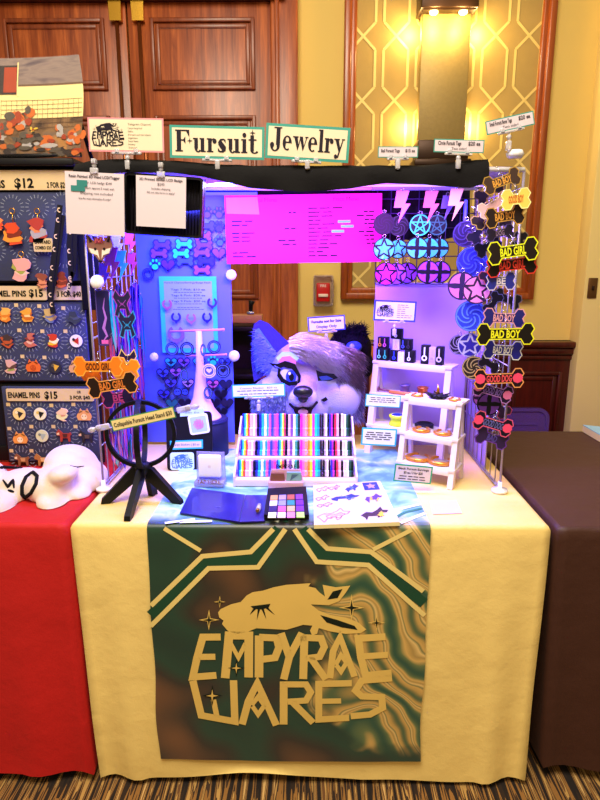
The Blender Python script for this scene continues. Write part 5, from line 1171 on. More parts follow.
ebox(-.44, .0385, .024, .036, ['e8c8e8'], 'white earring box on the second tier of the stack', base='efe2ee'); ebox(-.19, .0405, .036, .036, ['5060f0', '302848'], 'black box with a violet earring above the silver blue one'); ebox(-.45, .0750, .036, .034, ['e0d8e8'], 'black box crowning the stack of earring boxes')
ebox(.30, 0, .026, .062, ['f4f4f4'], 'tall black box with a white spoon shaped earring'); ebox(.49, 0, .022, .056, ['b8a8c0'], 'tall pale earring box between two black ones', base='b8a8c8'); ebox(.66, 0, .022, .060, ['c8c0d0'], 'tall black box with a grey earring, far right of the top shelf')
# spools
def spool(p, r, h, m_, label, mfill=None, cat='cup'):
    t = thing('spool', p, label, cat); g = G(); g.lathe([(r, 0), (r, .003), (r * .86, .006), (r * .84, h - .006), (r, h - .003), (r, h), (r * .8, h), (r * .8, h * .8)], n=28); g.obj('body', m_, t)
    if mfill: g = G(); g.lathe([(r * .8, h * .88), (r * .01, h * .9)], n=28); g.obj('inside', mfill, t)
p = atR(-.18, .20, .035); spool(p, .018, .03, mat('pewter_violet', (.45, .38, .6), .3, .6), 'dull violet metal spool on the rear ladder middle shelf', cat='spool')
p = atR(.28, .20, .035); spool(p, .019, .028, mat('copper_metal', (.75, .42, .22), .3, .8), 'copper coloured spool on the rear ladder middle shelf', cat='spool')
p = atR(-.1, .20, .008); g = G(); g.tube([(-.055, 0, .006), (.06, 0, .006)], .0055, n=10); piece('wooden_rod', g, mat('honey_wood', (.80, .48, .20), .45), p, 'honey coloured wooden rod lying along the middle shelf', 'rod', yawR)
p = atR(-.76, .20, .02); g = G(); g.tube([(-.01, 0, .008), (.03, .0, .006)], .004, n=8); g.ball((-.014, 0, .009), .009, n=12); piece('wooden_wand', g, mat('plum_wood', (.4, .2, .3), .4), p, 'small dark knobbed stick at the left of the middle shelf', 'stick', yawR)
p = atR(.62, .20, .02); g = G(); g.ball((0, 0, .008), (.014, .01, .008)); g.ball((.022, 0, .006), (.010, .008, .006)); piece('bead_cluster', g, mat('bronze_bead', (.5, .32, .25), .35, .5), p, 'brown bead pair at the right of the rear middle shelf', 'bead')
p = atR(-.28, .095, .03); g = G()
t = thing('open_spool', p, 'bright yellow open spool with blue inside on the low rear shelf', 'spool')
g = G(); g.lathe([(.027, 0), (.028, .006), (.023, .012), (.022, .022), (.027, .028), (.028, .034), (.024, .036)], n=32); g.obj('body', K('d8f020'), t)
g = G(); g.lathe([(.0235, .034), (.019, .0362), (.001, .036)], n=32, mis=[1, 0]); g.obj('inside', [K('1830e8'), K('8838e0')], t)
p = atR(.42, .095, .03); g = G(); g.lathe([(.030, 0), (.031, .016), (.025, .02), (.022, .012)], n=28); piece('black_dish', g, K('101018'), p, 'black round dish on the low rear shelf', 'dish')
# bangles : horned gold rings
def bangle(p, r, thk, label, spikes=0, gap=0, yaw=0, col=None):
    t = thing('horned_ring', p, label, 'ring', (0, 0, yaw), 'gold horned rings on the front ladder'); g = G()
    n = 26; a0 = R(90 + gap / 2); a1 = R(450 - gap / 2); pts = [(r * math.cos(a0 + (a1 - a0) * i / n), r * math.sin(a0 + (a1 - a0) * i / n) * .9, thk * 1.12 + (0 if abs(i - n / 2) < n * .4 else .002)) for i in range(n + 1)]
    rad = [thk * (.55 + .55 * abs(math.sin(math.pi * i / n)) ** .5) for i in range(n + 1)]; g.tube(pts, rad, n=10); g.obj('band', col or goldm, t)
    for i in range(spikes):
        a = R(200 + i * 140 / max(1, spikes - 1)); g = G(); b2 = Vector((r * math.cos(a), r * .9 * math.sin(a), thk)); d = Vector((math.cos(a), math.sin(a), .5)).normalized(); g.tube([b2, b2 + d * r * .22, b2 + d * r * .42], [thk * .7, thk * .4, .0003], n=8); g.obj('spike', col or goldm, t)
gm = mat('matte_gold', (.88, .60, .22), .3, .75, var=.05)
bangle(atF(-.40, .052, .038), .033, .0055, 'gold spiked ring on the bottom shelf of the front ladder', 5, 30, yawF, gm); bangle(atF(.38, .052, .038), .033, .006, 'plain gold open ring on the bottom shelf of the front ladder', 0, 50, yawF, gm)
bangle(atF(-.36, .138, .028), .022, .005, 'small gold spiked ring on the middle shelf of the front ladder', 4, 40, yawF, gm); bangle(atF(.38, .138, .028), .022, .005, 'small plain gold ring on the middle shelf of the front ladder', 0, 50, yawF, gm)
bangle(atF(-.62, H1 - .008, .022), .015, .0035, 'tiny gold ring at the left of the front ladder top', 0, 50, yawF, gm); bangle(atF(.68, H1 - .008, .022), .015, .0035, 'tiny gold ring at the right of the front ladder top', 0, 50, yawF, gm)
p = atF(.06, H1 - .008, .03); t = thing('horned_ornament', p, 'black spiky ornament with one gold horn on top of the front ladder', 'ornament', (0, 0, yawF))
g = G(); g.lathe([(.012, 0), (.026, .006), (.016, .012), (.002, .014)], n=16)
for i in range(9): a = i * 2 * math.pi / 9; g.tube([(.02 * math.cos(a), .02 * math.sin(a), .006), (.042 * math.cos(a), .03 * math.sin(a), .012 + .004 * (i % 2))], [.006, .0004], n=6)
g.obj('spiky_base', K('101018'), t); g = G(); g.tube([(0, 0, .012), (.001, 0, .026), (-.001, 0, .042)], [.007, .004, .0004], n=10); g.obj('horn', goldm, t)

# ================================================================ FURSUIT HEADS
random.seed(5)
Yh = 2.06; k = S(1, Yh, 1.0)
def hp(px_, py_, dy=0): p = P(px_, py_, Yh + dy); return p
c0 = P(308, 378, Yh); base = Vector((c0.x, Yh + .06, tz + .006))
t = thing('fursuit_head', base, 'large fluffy wolf costume head with dark pointed ear and pale forelock', 'costume head')
def L3(px_, py_, dy): p = P(px_, py_, Yh + dy); return p - base
rotm = Matrix.Rotation(R(-8), 3, 'Y')
balls = [(L3(305, 375, .07), (.135, .13, .135)), (L3(302, 402, .03), (.115, .11, .10)), (L3(268, 398, .03), (.06, .08, .07)), (L3(340, 395, .03), (.075, .09, .085)), (L3(303, 398, -.075), (.047, .07, .040)), (L3(303, 386, -.04), (.036, .07, .036)), (L3(303, 414, -.05), (.042, .07, .028)),
         (L3(290, 364, -.02), (.045, .05, .03)), (L3(305, 440, .06), (.12, .11, .09))]
me = blend(balls, .008, 5)
cm = [mat('short_fur_white', (.70, .67, .88), .9, bump=.8, bscale=220, sheen=.4), mat('short_fur_blue', (.42, .46, .82), .9, bump=.8, bscale=220, sheen=.4), mat('short_fur_lilac', (.66, .54, .82), .9, bump=.8, bscale=220, sheen=.4)]
head = meshobj(me, 'head', cm, t)
for p in me.polygons:
    c = p.center; w_ = base + c; v = CM.transposed() @ (w_ - CO); px_ = 300 + F * v.x / -v.z; py_ = 400 - F * v.y / -v.z
    p.material_index = 1 if (px_ < 282 and py_ < 372) or (px_ < 262) else (2 if abs(px_ - 304) < 13 and py_ < 392 or py_ < 362 else 0)
# clip below the table
bm = bmesh.new(); bm.from_mesh(me); r_ = bmesh.ops.bisect_plane(bm, geom=bm.verts[:] + bm.edges[:] + bm.faces[:], plane_co=(0, 0, 0), plane_no=(0, 0, 1), clear_inner=True); ed = [e_ for e_ in r_['geom_cut'] if isinstance(e_, bmesh.types.BMEdge)]
bmesh.ops.edgeloop_fill(bm, edges=ed); bm.to_mesh(me); bm.free()
# ears
def ear(name, pts, inner, dy, mo, mi_, parent=t, th=.03):
    g = G(); P0 = [L3(a, b2, dy) for a, b2 in pts]; cc = sum(P0, Vector()) / len(P0); back = [p + Vector((0, th, 0)) + (cc - p) * .12 for p in P0]; n = len(P0)
    f = g.bm.faces.new([g.v(p) for p in P0]); 
    A = [g.v(p) for p in P0]; B2 = [g.v(p) for p in back]
    for i in range(n): f = g.bm.faces.new((A[i], A[(i + 1) % n], B2[(i + 1) % n], B2[i])); f.smooth = True
    g.bm.faces.new(B2[::-1]); o = g.obj(name, mo, parent)
    g = G(); g.bm.faces.new([g.v(L3(a, b2, dy - .006)) for a, b2 in inner]); g.obj('ear_lining', mi_, o); return o
earm = mat('ear_fur', (.16, .14, .48), .95, bump=.8, bscale=150, sheen=.3); lin_ = mat('ear_blue', (.30, .45, .86), .95, bump=.8, bscale=150)
ear('ear', [(252, 336), (254, 324), (260, 320), (268, 323), (280, 334), (296, 350), (290, 366), (270, 372), (254, 382), (251, 360)], [(255, 330), (259, 328), (276, 352), (280, 358), (268, 366), (256, 372), (254, 350)], .03, earm, lin_)
g = G(); fr = []
for i in range(420):
    u = random.random(); a = (258 + 20 * u, 345 + 22 * u + random.uniform(-14, 16)); fr.append((L3(a[0], a[1], .02), (-.6 + random.uniform(-.2, .2), -.3, random.uniform(-.5, .5))))
fur(g, fr, .035, .0016, lambda q: 0, .3); g.obj('ear_fluff', K('7a90f0', rough=.9), t)
# eyes
def disc(pts, dy, name, m_, th=.004, par=t):
    g = G(); F_ = [L3(a, b2, dy) for a, b2 in pts]; A = [g.v(p) for p in F_]; B2 = [g.v(p + Vector((0, th, 0))) for p in F_]; g.bm.faces.new(A); g.bm.faces.new(B2[::-1])
    for i in range(len(A)): g.bm.faces.new((A[i], B2[i], B2[(i + 1) % len(A)], A[(i + 1) % len(A)]))
    return g.obj(name, m_, par)
def ell(cx, cy, rx, ry, a0=0, a1=360, n=20, rot=0):
    o = []
    for i in range(n):
        a = R(a0 + (a1 - a0) * i / n); x, y = rx * math.cos(a), -ry * math.sin(a); o.append((cx + x * math.cos(rot) - y * math.sin(rot), cy + x * math.sin(rot) + y * math.cos(rot)))
    return o
D0 = -.085
ey = disc([(278, 373), (284, 369), (292, 370), (297, 377), (297, 383), (289, 384), (282, 381)], D0, 'eye', mat('eye_white', (.85, .85, .97), .3))
disc([(269, 363), (276, 369), (274, 365), (280, 368), (284, 367), (292, 369), (298, 377), (297, 384), (300, 385), (301, 376), (295, 364), (285, 361), (277, 364)], D0 - .004, 'eyelashes', K('07070c'))
disc([(272, 366), (278, 369), (277, 376), (281, 382), (289, 386), (297, 385), (297, 381), (290, 382), (284, 379), (280, 373), (281, 369)], D0 - .005, 'eyelashes', K('07070c'))
disc(ell(291, 377, 5.2, 6.8), D0 - .0045, 'iris', K('2038c8')); disc(ell(291.5, 377, 2.6, 4), D0 - .0055, 'pupil', K('06060c')); disc(ell(289.5, 373.5, 1.3, 1.5), D0 - .0062, 'glint', K('f4f4ff'))
disc([(278, 362), (282, 357), (290, 356), (296, 361), (296, 365), (288, 361), (281, 363)], D0 + .004, 'eyelid', K('d878b0')); disc([(276, 358), (282, 352), (291, 352), (299, 358), (297, 361), (290, 356), (282, 357), (278, 361)], D0 + .008, 'brow_patch', K('a8d8f0'))
disc([(316, 370), (323, 373), (334, 374), (338, 378), (330, 381), (318, 381)], D0 + .002, 'eye', K('0a0a12')); disc([(319, 377), (327, 376), (333, 379), (322, 381)], D0 - .003, 'iris', K('203878'))
# nose and mouth
g = G(); n_ = L3(303, 392, -.145); g.ball(n_, (.032, .022, .021), 0, 24); g.ball(n_ + Vector((0, .0, -.017)), (.017, .016, .018), 0, 16); g.obj('nose', mat('nose_gloss', (.03, .03, .06), .18, coat=.5), t)
g = G(); 
g = G(); g.tube([L3(a, b2, dy) for a, b2, dy in ((290, 404, -.10), (294, 408, -.12), (303, 407, -.135), (312, 408, -.12), (317, 402, -.10))], .005, n=8); g.obj('lip', K('0a0814'), t)
disc([(293, 408), (303, 406.5), (313, 408), (310, 417), (296, 417)], -.128, 'mouth', K('180c20')); disc(ell(303, 412, 5, 2.6), -.132, 'tongue', K('c08cc8'))
disc([(321, 400), (326, 397), (328, 400), (324, 402)], -.06, 'lip', K('0a0814'))
# fur : forelock sweeping to the right, right cheek, chin
g = G(); fr = []
for i in range(5200):
    u = random.random(); v = random.uniform(-1, 1)
    sx_ = 289 + 66 * u; sy_ = 347 + 20 * u ** 1.3 + v * (9 + 7 * u); dy = -.062 - .02 * (1 - abs(v)) + .05 * u
    fr.append((L3(sx_, sy_, dy), (.85, -.22, .22 - .75 * u + v * -.25)))
cols_f = [K('dccce8', rough=.9), K('b8a0d0', rough=.9), K('8a6878', rough=.9), K('6a5060', rough=.9)]
def fc(q):
    u = (q.x - L3(293, 350, -.05).x) / (L3(355, 350, -.05).x - L3(293, 350, -.05).x) + n3(q.x * 60, q.z * 60, 0) * .25
    return 0 if u < .58 else (1 if u < .72 else (2 if u < .85 else 3))
fur(g, fr, .062, .0017, fc, .45, .18); g.obj('forelock', cols_f, t)
g = G(); fr = []
for i in range(2200):
    u = random.random(); v = random.random(); sx_ = 336 + 24 * u; sy_ = 372 + 44 * v; fr.append((L3(sx_, sy_, -.035 + .07 * u), (.35 + .3 * u, -.35, -.9)))
fur(g, fr, .045, .0016, lambda q: (1 if n3(q.x * 40, q.z * 40, 3) > .0 else 0) if random.random() < .8 else 2, .3, .2); g.obj('cheek_fur', [K('c8b8e4', rough=.9), K('9080b8', rough=.9), K('645070', rough=.9)], t)
g = G(); fr = []
for i in range(2400):
    u = random.random(); v = random.random(); sx_ = 253 + 36 * u; sy_ = 386 + 28 * v; fr.append((L3(sx_, sy_, -.03 - .03 * u), (-.5 + .5 * u, -.4, -.8)))
fur(g, fr, .028, .0015, lambda q: 0 if random.random() < .7 else 1, .3, .2); g.obj('cheek_fur', [K('c0c8f4', rough=.9), K('8090e0', rough=.9)], t)
# second dark head behind
Y2 = 2.36; base2 = Vector((P(352, 350, Y2).x, Y2, tz + .01)); t2 = thing('fursuit_head', (base2.x, Y2, 0), 'smaller black furred costume head with blue face on a stand behind the fluffy one', 'costume head')
def Q3(px_, py_, dy): p = P(px_, py_, Y2 + dy); return Vector((p.x - base2.x, p.y - Y2, p.z))
me2 = blend([(Q3(350, 348, .02), (.085, .08, .08)), (Q3(345, 356, -.05), (.04, .06, .035)), (Q3(356, 365, .02), (.07, .07, .07))], .008, 4)
meshobj(me2, 'head', [mat('black_fur', (.05, .04, .09), .95, bump=.8, bscale=200)], t2)
g = G(); A_ = [Q3(a, b2, .0) for a, b2 in ((336, 348), (341, 336), (350, 330), (364, 325), (366, 332), (362, 344), (350, 344))]; 
f = g.bm.faces.new([g.v(p) for p in A_]); r_ = bmesh.ops.extrude_face_region(g.bm, geom=[f]); bmesh.ops.translate(g.bm, verts=[v for v in r_['geom'] if isinstance(v, bmesh.types.BMVert)], vec=(0, .04, 0)); g.obj('ear', mat('black_fur', (.05, .04, .09), .95), t2)
g = G(); fur(g, [(Q3(random.uniform(334, 366), random.uniform(326, 345), random.uniform(-.04, 0)), (random.uniform(-.5, .7), -.3, random.uniform(.1, 1))) for _ in range(900)], .03, .0016, lambda q: 0); g.obj('mane', K('100c1c', rough=.9), t2)
g = G(); g.ball(Q3(354, 347, -.065), (.030, .02, .022), 0, 16); g.ball(Q3(352, 347, -.082), (.010, .008, .013), 1, 12); g.obj('face_patch', [K('3858e8'), K('b0c8f8')], t2)
g = G(); g.ball(Q3(341, 355, -.105), .010, 0, 12); g.obj('nose', K('08080c'), t2)
g = G(); g.tube([(0, .02, .012), (0, .02, P(350, 370, Y2).z)], .018, n=12); g.lathe([(.14, 0), (.14, .01), (.02, .02)], c=(0, .02, .0), n=24); g.obj('pole_stand', blackm, t2)

# ================================================================ BEHIND THE TABLE
Yc = 2.75
def chairpos(px_, py_): return P(px_, py_, Yc)
yel = grain('golden_wood', (.72, .42, .08), (.90, .60, .18), (10, 10, 2), .3)
a, b2 = P(335, 400, Yc).x, P(379, 400, Yc).x; zt2 = P(360, 344, Yc).z; t = thing('wooden_chair', ((a + b2) / 2, Yc + .2, 0), 'golden wooden chair with rounded back standing behind the table', 'chair'); w = b2 - a
g = G(); g.M = Matrix.Translation((0, -.2, 0)); g.ring([(x, z + (zt2 + .5) / 2) for x, z in rrect(w, zt2 - .5, .07)], [(x, z + (zt2 + .5) / 2) for x, z in rrect(w - .09, zt2 - .62, .05)], -.012, .012); g.obj('backrest', yel, t)
g = G(); g.box((0, 0, .46), (w + .1, .42, .03), bev=.01); g.obj('seat', yel, t)
g = G(); g.prism([(-.035, .5), (.035, .5), (.035, zt2 - .05), (-.035, zt2 - .05)], -.208, -.195); g.obj('back_splat', yel, t)
for sx in (-1, 1):
    for sy in (-1, 1): g = G(); g.tube([(sx * w * .45, sy * .18, .45), (sx * w * .5, sy * .2, 0)], [.02, .014], n=10); g.obj('leg', yel, t)
# dark storage rack glimpsed left of the head
Yr_ = 2.6; a, b2 = P(229, 330, Yr_).x, P(256, 330, Yr_).x; zt2 = P(240, 318, Yr_).z; t = thing('storage_rack', ((a + b2) / 2, Yr_, 0), 'black storage rack with tan wooden top bar behind the blue panel', 'rack'); w = b2 - a; dk = mat('rack_black', (.06, .04, .05), .5)
g = G(); g.box((0, -.02, zt2), (w + .06, .05, .035), bev=.004); g.obj('top_bar', mat('tan_wood', (.75, .52, .32), .5), t)
for sx in (-1, 1): g = G(); g.box((sx * w / 2, .02, zt2 / 2 - .01), (.025, .03, zt2 - .02), bev=.003); g.obj('post', dk, t)
for i, z in enumerate((.3, .62, .9, 1.1)): g = G(); g.box((0, .03, z), (w, .16, .02), bev=.003); g.obj('shelf', dk, t)
g = G(); g.box((0, .11, zt2 * .5), (w, .012, zt2 * .92)); g.obj('back_panel', mat('back_dark', (.10, .05, .06), .6), t)
t = thing('hand_clamp', (P(250, 318, Yr_ - .06).x, Yr_ - .03, zt2 + .0185), 'small black clamp standing up on the tan bar behind the booth', 'clamp'); h = P(250, 300, Yr_).z - zt2 - .02
g = G(); g.tube([(0, 0, 0), (.002, 0, h * .7), (.006, 0, h)], [.008, .009, .014], n=10); g.obj('grip', blackm, t); g = G(); g.box((0, 0, .006), (.03, .03, .012), bev=.003); g.obj('jaw', silver, t)
# ghost chair
Yg = 2.72; a, b2 = P(478, 430, Yg).x, P(548, 430, Yg).x; zt2 = P(520, 408, Yg).z; w = b2 - a; t = thing('clear_chair', ((a + b2) / 2, Yg + .22, 0), 'see-through violet tinted plastic chair behind the dark brown table', 'chair')
gc = mat('violet_acrylic', (.62, .45, .80), .15, trans=.7, var=0, coat=.4)
def rr_back(w, z0, z1, r): return [(x, z + (z0 + z1) / 2) for x, z in rrect(w, z1 - z0, r)]
g = G(); g.prism(rr_back(w, .42, zt2, .05), -.22, -.21); g.ring(rr_back(w, .42, zt2, .05), rr_back(w - .03, .435, zt2 - .015, .04), -.226, -.205); g.ring(rr_back(w * .72, .5, zt2 - .07, .02), rr_back(w * .70, .505, zt2 - .08, .015), -.223, -.219); g.obj('backrest', gc, t)
g = G(); g.box((0, 0, .43), (w, .42, .02), bev=.006); g.obj('seat', gc, t)
for sx in (-1, 1):
    for sy in (-1, 1): g = G(); g.tube([(sx * w * .46, sy * .19, .42), (sx * w * .48, sy * .2, 0)], [.018, .013], n=10); g.obj('leg', gc, t)
# flat box on the brown table
q = [gp(a, b2, tz + .03) for a, b2 in ((604, 437), (680, 452), (690, 436), (583, 425))]; o0 = Vector((sum(x for x, y in q) / 4, sum(y for x, y in q) / 4)); t = thing('flat_box', (o0.x, o0.y, tz + .004), 'flat box with pale blue top at the right edge of the brown table', 'box')
q = [(x - o0.x, y - o0.y) for x, y in q]; g = G(); quad_slab(g, q, .024); g.obj('box', K('e8d8a0'), t); g = G(); quad_slab(g, q, .003, 0, .024); g.obj('lid', K('90c8d0'), t)

# ================================================================ LEFT TABLE
# pin boards
felt = mat('slate_felt', (.20, .22, .36), .85, var=.05, bump=.2, bscale=300); frame_b = mat('board_frame', (.05, .04, .06), .5)
goldcard = K('d8bc90'); ray_m = K('8a90a8')
Yp = 1.86
def board(name, label, x0, x1, y0, y1, head, rays, Y=Yp):
    a, b2 = P(x0, (y0 + y1) / 2, Y).x, P(x1, (y0 + y1) / 2, Y).x; z1, z0 = P(100, y0, Y).z, P(100, y1, Y).z
    t = thing(name, ((a + b2) / 2, Y, z0), label, 'display board'); w, h = b2 - a, z1 - z0; k = S(1, Y, (z0 + z1) / 2)
    g = G(); g.box((0, .008, h / 2), (w, .012, h), 0, bev=.002); g.box((0, .02, h / 2), (w + .02, .014, h + .014), 1, bev=.002)
    for (px_, py_) in rays:
        p = P(px_, py_, Y); cx_, cz_ = p.x - (a + b2) / 2, p.z - z0
        for i in range(18):
            r0, r1 = 8.5 * k, 12 * k; A2 = i * math.pi / 9; c_, s_ = math.cos(A2), math.sin(A2); n_ = .32 * k
            g.poly([(cx_ + c_ * r0 - s_ * n_, cz_ + s_ * r0 + c_ * n_), (cx_ + c_ * r0 + s_ * n_, cz_ + s_ * r0 - c_ * n_), (cx_ + c_ * r1 + s_ * n_, cz_ + s_ * r1 - c_ * n_), (cx_ + c_ * r1 - s_ * n_, cz_ + s_ * r1 + c_ * n_)], 2, .0012)
        if name == 'pin_board': g.poly([(cx_ - 12 * k, cz_ + 8 * k), (cx_ - 8 * k, cz_ + 8 * k), (cx_ - 8 * k, cz_ + 11.5 * k), (cx_ - 12 * k, cz_ + 11.5 * k)], 3, .001)
    g.obj('panel', [felt, frame_b, ray_m, goldcard], t)
    for (hx0, hx1, hy0, hy1, txts) in head:
        A2, B2 = P(hx0, hy1, Y - .004), P(hx1, hy0, Y - .004); g = G(); cx_ = (a + b2) / 2; g.prism(rrect(B2.x - A2.x, B2.z - A2.z, .004, cx=(A2.x + B2.x) / 2 - cx_, cz=(A2.z + B2.z) / 2 - z0), -.004, 0, 0)
        for s_, tx, ty, hh_, ww_ in txts: p = P(tx, ty, Y - .004); g.text(s_, p.x - cx_, p.z - z0 - hh_ * k / 2, hh_ * k, 1, y=-.0048, w=ww_ * k, bold=.035)
        g.obj('header_strip', [goldcard, blk], t)
    return t
r1 = [(12, 207), (37, 207), (63, 204), (21, 247), (44, 262), (64, 256), (-6, 250)]
board('charm_board', 'upper slate blue board of dangling charms priced at 12 dollars', -45, 78, 192, 281, [(-45, 74, 170, 190, [('PINS', -4, 184, 7, 18), ('$12', 24, 183, 8.5, 19), ('2 FOR $20', 57, 185, 5, 20)])], r1)
r2 = [(5, 315), (27, 315), (50, 316), (74, 318), (7, 341), (30, 340), (53, 341), (76, 341), (10, 367), (33, 366), (55, 367), (77, 366)]
board('pin_board', 'middle slate blue board of enamel pins beside the booth', -40, 87, 302, 381, [(-30, 46, 286, 300, [('ENAMEL PINS', 5, 293.5, 5.5, 42), ('$15', 36, 293, 7, 14)]), (52, 84, 286, 300, [('3 FOR $40', 69, 294, 5, 24)])], r2)
r3 = [(19, 414), (40, 414), (62, 415), (84, 414), (20, 438), (42, 436), (64, 436), (86, 436), (22, 460), (42, 460)]
board('pin_board', 'lowest slate blue board of enamel pins behind the white plush dog', 5, 97, 387, 462, [(7, 93, 389, 401, [('ENAMEL PINS', 24, 395, 5.5, 32), ('$15', 51, 395, 7, 13), ('OR', 79, 392, 2.6, 4), ('3 FOR $40', 80, 397.5, 3.6, 20)])], r3)
# frame behind
a, b2 = P(-45, 300, Yp + .04).x, P(96, 400, Yp + .04).x; t = thing('board_rack', ((a + b2) / 2, Yp + .045, tz + .002), 'tall black rack carrying the slate blue boards on the red table', 'rack'); ht = P(50, 168, Yp).z - tz; w = b2 - a
for s in (-1, 1): g = G(); g.box((s * (w / 2 - .012), 0, ht / 2), (.024, .03, ht), bev=.003); g.obj('post', frame_b, t)
for z in (.03, .33, .62, ht - .01): g = G(); g.box((0, 0, z), (w, .012, .05), bev=.003); g.obj('crossbar', frame_b, t)
g = G(); g.box((0, .006, ht / 2), (w - .04, .004, ht - .02)); g.obj('backing', mat('dark_backing', (.06, .05, .12), .8), t)
g = G(); g.box((0, -.01, ht + .012), (w + .02, .12, .02), bev=.004); g.obj('top_shelf', frame_b, t)
# dark side post cloth between the racks and booth (black hanging banner)
def pin(px_, py_, cols_, kind, label, name='enamel_pin', grp='enamel pins on the slate boards', sz=7.5, Y=Yp - .004):
    p = P(px_, py_, Y); k = S(1, Y, p.z); r = sz * k; g = G(); mats_ = [K(c3) for c3 in cols_]; rs = random.Random(label)
    if kind == 'disc': g.prism(circle(0, 0, r * .85, 20), 0, .003, 0); g.poly([(x * .5 + r * .1, z * .6) for x, z in star_pts(r, r * .5, 3, rs.random() * 90)], 1, -.0006); g.poly(circle(-r * .3, r * .2, r * .2, 8), 2 % len(mats_), -.0007)
    elif kind == 'dog':
        o = [(-1, .5), (-.7, .9), (-.35, .6), (-.1, .35), (.5, .35), (.9, .5), (1, .2), (.8, 0), (.8, -.8), (.55, -.8), (.45, -.3), (-.2, -.3), (-.3, -.8), (-.55, -.8), (-.55, 0), (-1, .1)]
        g.prism([(x * r, z * r) for x, z in o], 0, .003, 0); g.poly([(-.2 * r, .3 * r), (.5 * r, .3 * r), (.4 * r, -.2 * r), (-.1 * r, -.2 * r)], 1, -.0006); g.poly([(-.95 * r, .4 * r), (-.6 * r, .5 * r), (-.6 * r, .15 * r), (-.95 * r, .15 * r)], 2 % len(mats_), -.0007)
    elif kind == 'dome':
        g.prism([(r * math.cos(R(a)), r * .9 * math.sin(R(a)) - r * .3) for a in range(0, 181, 15)] + [(-r * .8, -r * .75), (r * .8, -r * .75)], 0, .003, 0); g.prism([(-r * .75, r * .2), (-r * .45, r * .9), (-r * .2, r * .45)], 0, .003, 0); g.prism([(r * .75, r * .2), (r * .45, r * .9), (r * .2, r * .45)], 0, .003, 0); g.poly(circle(0, -r * .25, r * .4, 12), 1, -.0006)
        g.poly(circle(-r * .18, -r * .15, r * .08, 6), 2 % len(mats_), -.0008); g.poly(circle(r * .18, -r * .15, r * .08, 6), 2 % len(mats_), -.0008)
    else:
        for i in range(4): g.prism([(x + rs.uniform(-.35, .35) * r, z * .8 + (i - 1.5) * r * .32) for x, z in circle(0, 0, r * rs.uniform(.5, .75), 9, rs.random())], -.0004 * i, .003, i % len(mats_))
    return tag(g.obj(name, mats_, loc=(p.x, Y, p.z)), label, 'pin' if name == 'enamel_pin' else 'charm', grp)
for a in (((5, 315), ['e08028', 'f0b050'], 'x', 'orange curled pin at the left of the top row on the middle board'), ((27, 315), ['e8a038', 'c86820', 'f0d090'], 'x', 'orange dragon shaped pin, second of the top row on the middle board'), ((50, 316), ['6878a0', 'c8a860'], 'x', 'blue grey pin, third of the top row on the middle board'), ((74, 318), ['485068', '303848'], 'x', 'dark pin, last of the top row on the middle board'),
          ((7, 341), ['b8502c', '403030'], 'x', 'rust red pin at the left of the second row on the middle board'), ((30, 340), ['c06858', 'e0b0a0', '8a3838'], 'x', 'pink and red layered pin in the second row of the middle board'), ((53, 341), ['c83820', 'f0b830', 'f8e8c0'], 'x', 'red and yellow flame like pin on the middle board'), ((76, 341), ['f0e8e0', 'c02820', '202020'], 'disc', 'white pin with red roof at the right of the second row'),
          ((10, 367), ['d8a8a0', '90a050', '604038'], 'x', 'pink and green flower pin on the middle board third row'), ((33, 366), ['e06828', 'b84818'], 'dome', 'solid orange pin, second of the third row on the middle board'), ((55, 367), ['282838', 'd8a838', '605848'], 'disc', 'black pin with yellow crescent on the middle board'), ((76, 367), ['d8a070', '905838'], 'dome', 'tan pin at the right end of the third row'),
          ((19, 414), ['f0d890', '282428', 'f8ecc8'], 'disc', 'cream round pin with black face, first on the lowest board'), ((40, 414), ['f0e8c8', '181818', 'e8c868'], 'disc', 'cream round pin with black swirl, second on the lowest board'), ((62, 415), ['f0c8a8', 'e8e0a8', 'd89078'], 'x', 'peach flower pin, third on the lowest board'), ((84, 415), ['e8a060', 'f8d8b0', '804020'], 'dome', 'orange dog face pin, fourth on the lowest board'),
          ((20, 438), ['e89848', 'f8e0b8', '905020'], 'dome', 'orange dog face pin at the left of the second row, lowest board'), ((42, 436), ['d8d8b0', 'a8b8b0', '808880'], 'disc', 'pale green grey round pin on the lowest board'), ((64, 436), ['a83828', '502018', 'f0c8a0'], 'dog', 'red brown standing dog pin on the lowest board'), ((86, 437), ['282020', '604838', 'e8b890'], 'dog', 'black standing dog pin on the lowest board'),
          ((22, 460), ['8a5838', 'c89868', 'f0d8b0'], 'dog', 'brown standing dog pin in the third row of the lowest board'), ((42, 460), ['b07840', 'e0b880'], 'dog', 'tan dog pin half hidden behind the white plush')): pin(*a[0], *a[1:])
CG = 'charms dangling from the upper board'
for a in (((12, 234), ['d84820', 'e89030', '7a2818'], 'x', 'red and orange charm at the left of the upper board', 12), ((37, 230), ['b03830', 'a8a0a8', 'e88050'], 'x', 'grey and red fox like charm on the upper board', 12), ((21, 270), ['e8a090', 'f0c0a8', 'a0a040'], 'x', 'pink lotus charm at the bottom of the upper board', 11), ((42, 281), ['d88868', '904838'], 'x', 'tan charm half behind the black lanyard', 8), ((61, 280), ['c85838', '803020'], 'x', 'red brown charm right of the black lanyard', 8), ((-3, 225), ['e04828', 'f08848'], 'x', 'bright orange charm cut off at the left edge of the photo', 8)):
    o = pin(*a[0], *a[1:4], name='hanging_charm', grp=CG, sz=a[4], Y=Yp - .012)
for px_, py_ in ((12, 211), (37, 211), (21, 254)):
    p = P(px_, py_, Yp - .01); g = G(); g.tube([(.008 * math.cos(i * .52), 0, .008 * math.sin(i * .52)) for i in range(12)], .0014, n=5, closed=True); g.tube([(0, 0, -.008), (0, 0, -.03)], .0014, n=5); tag(g.obj('key_ring', goldm, loc=p), 'small gold key ring holding a charm on the upper board', 'key ring', 'key rings on the upper board')
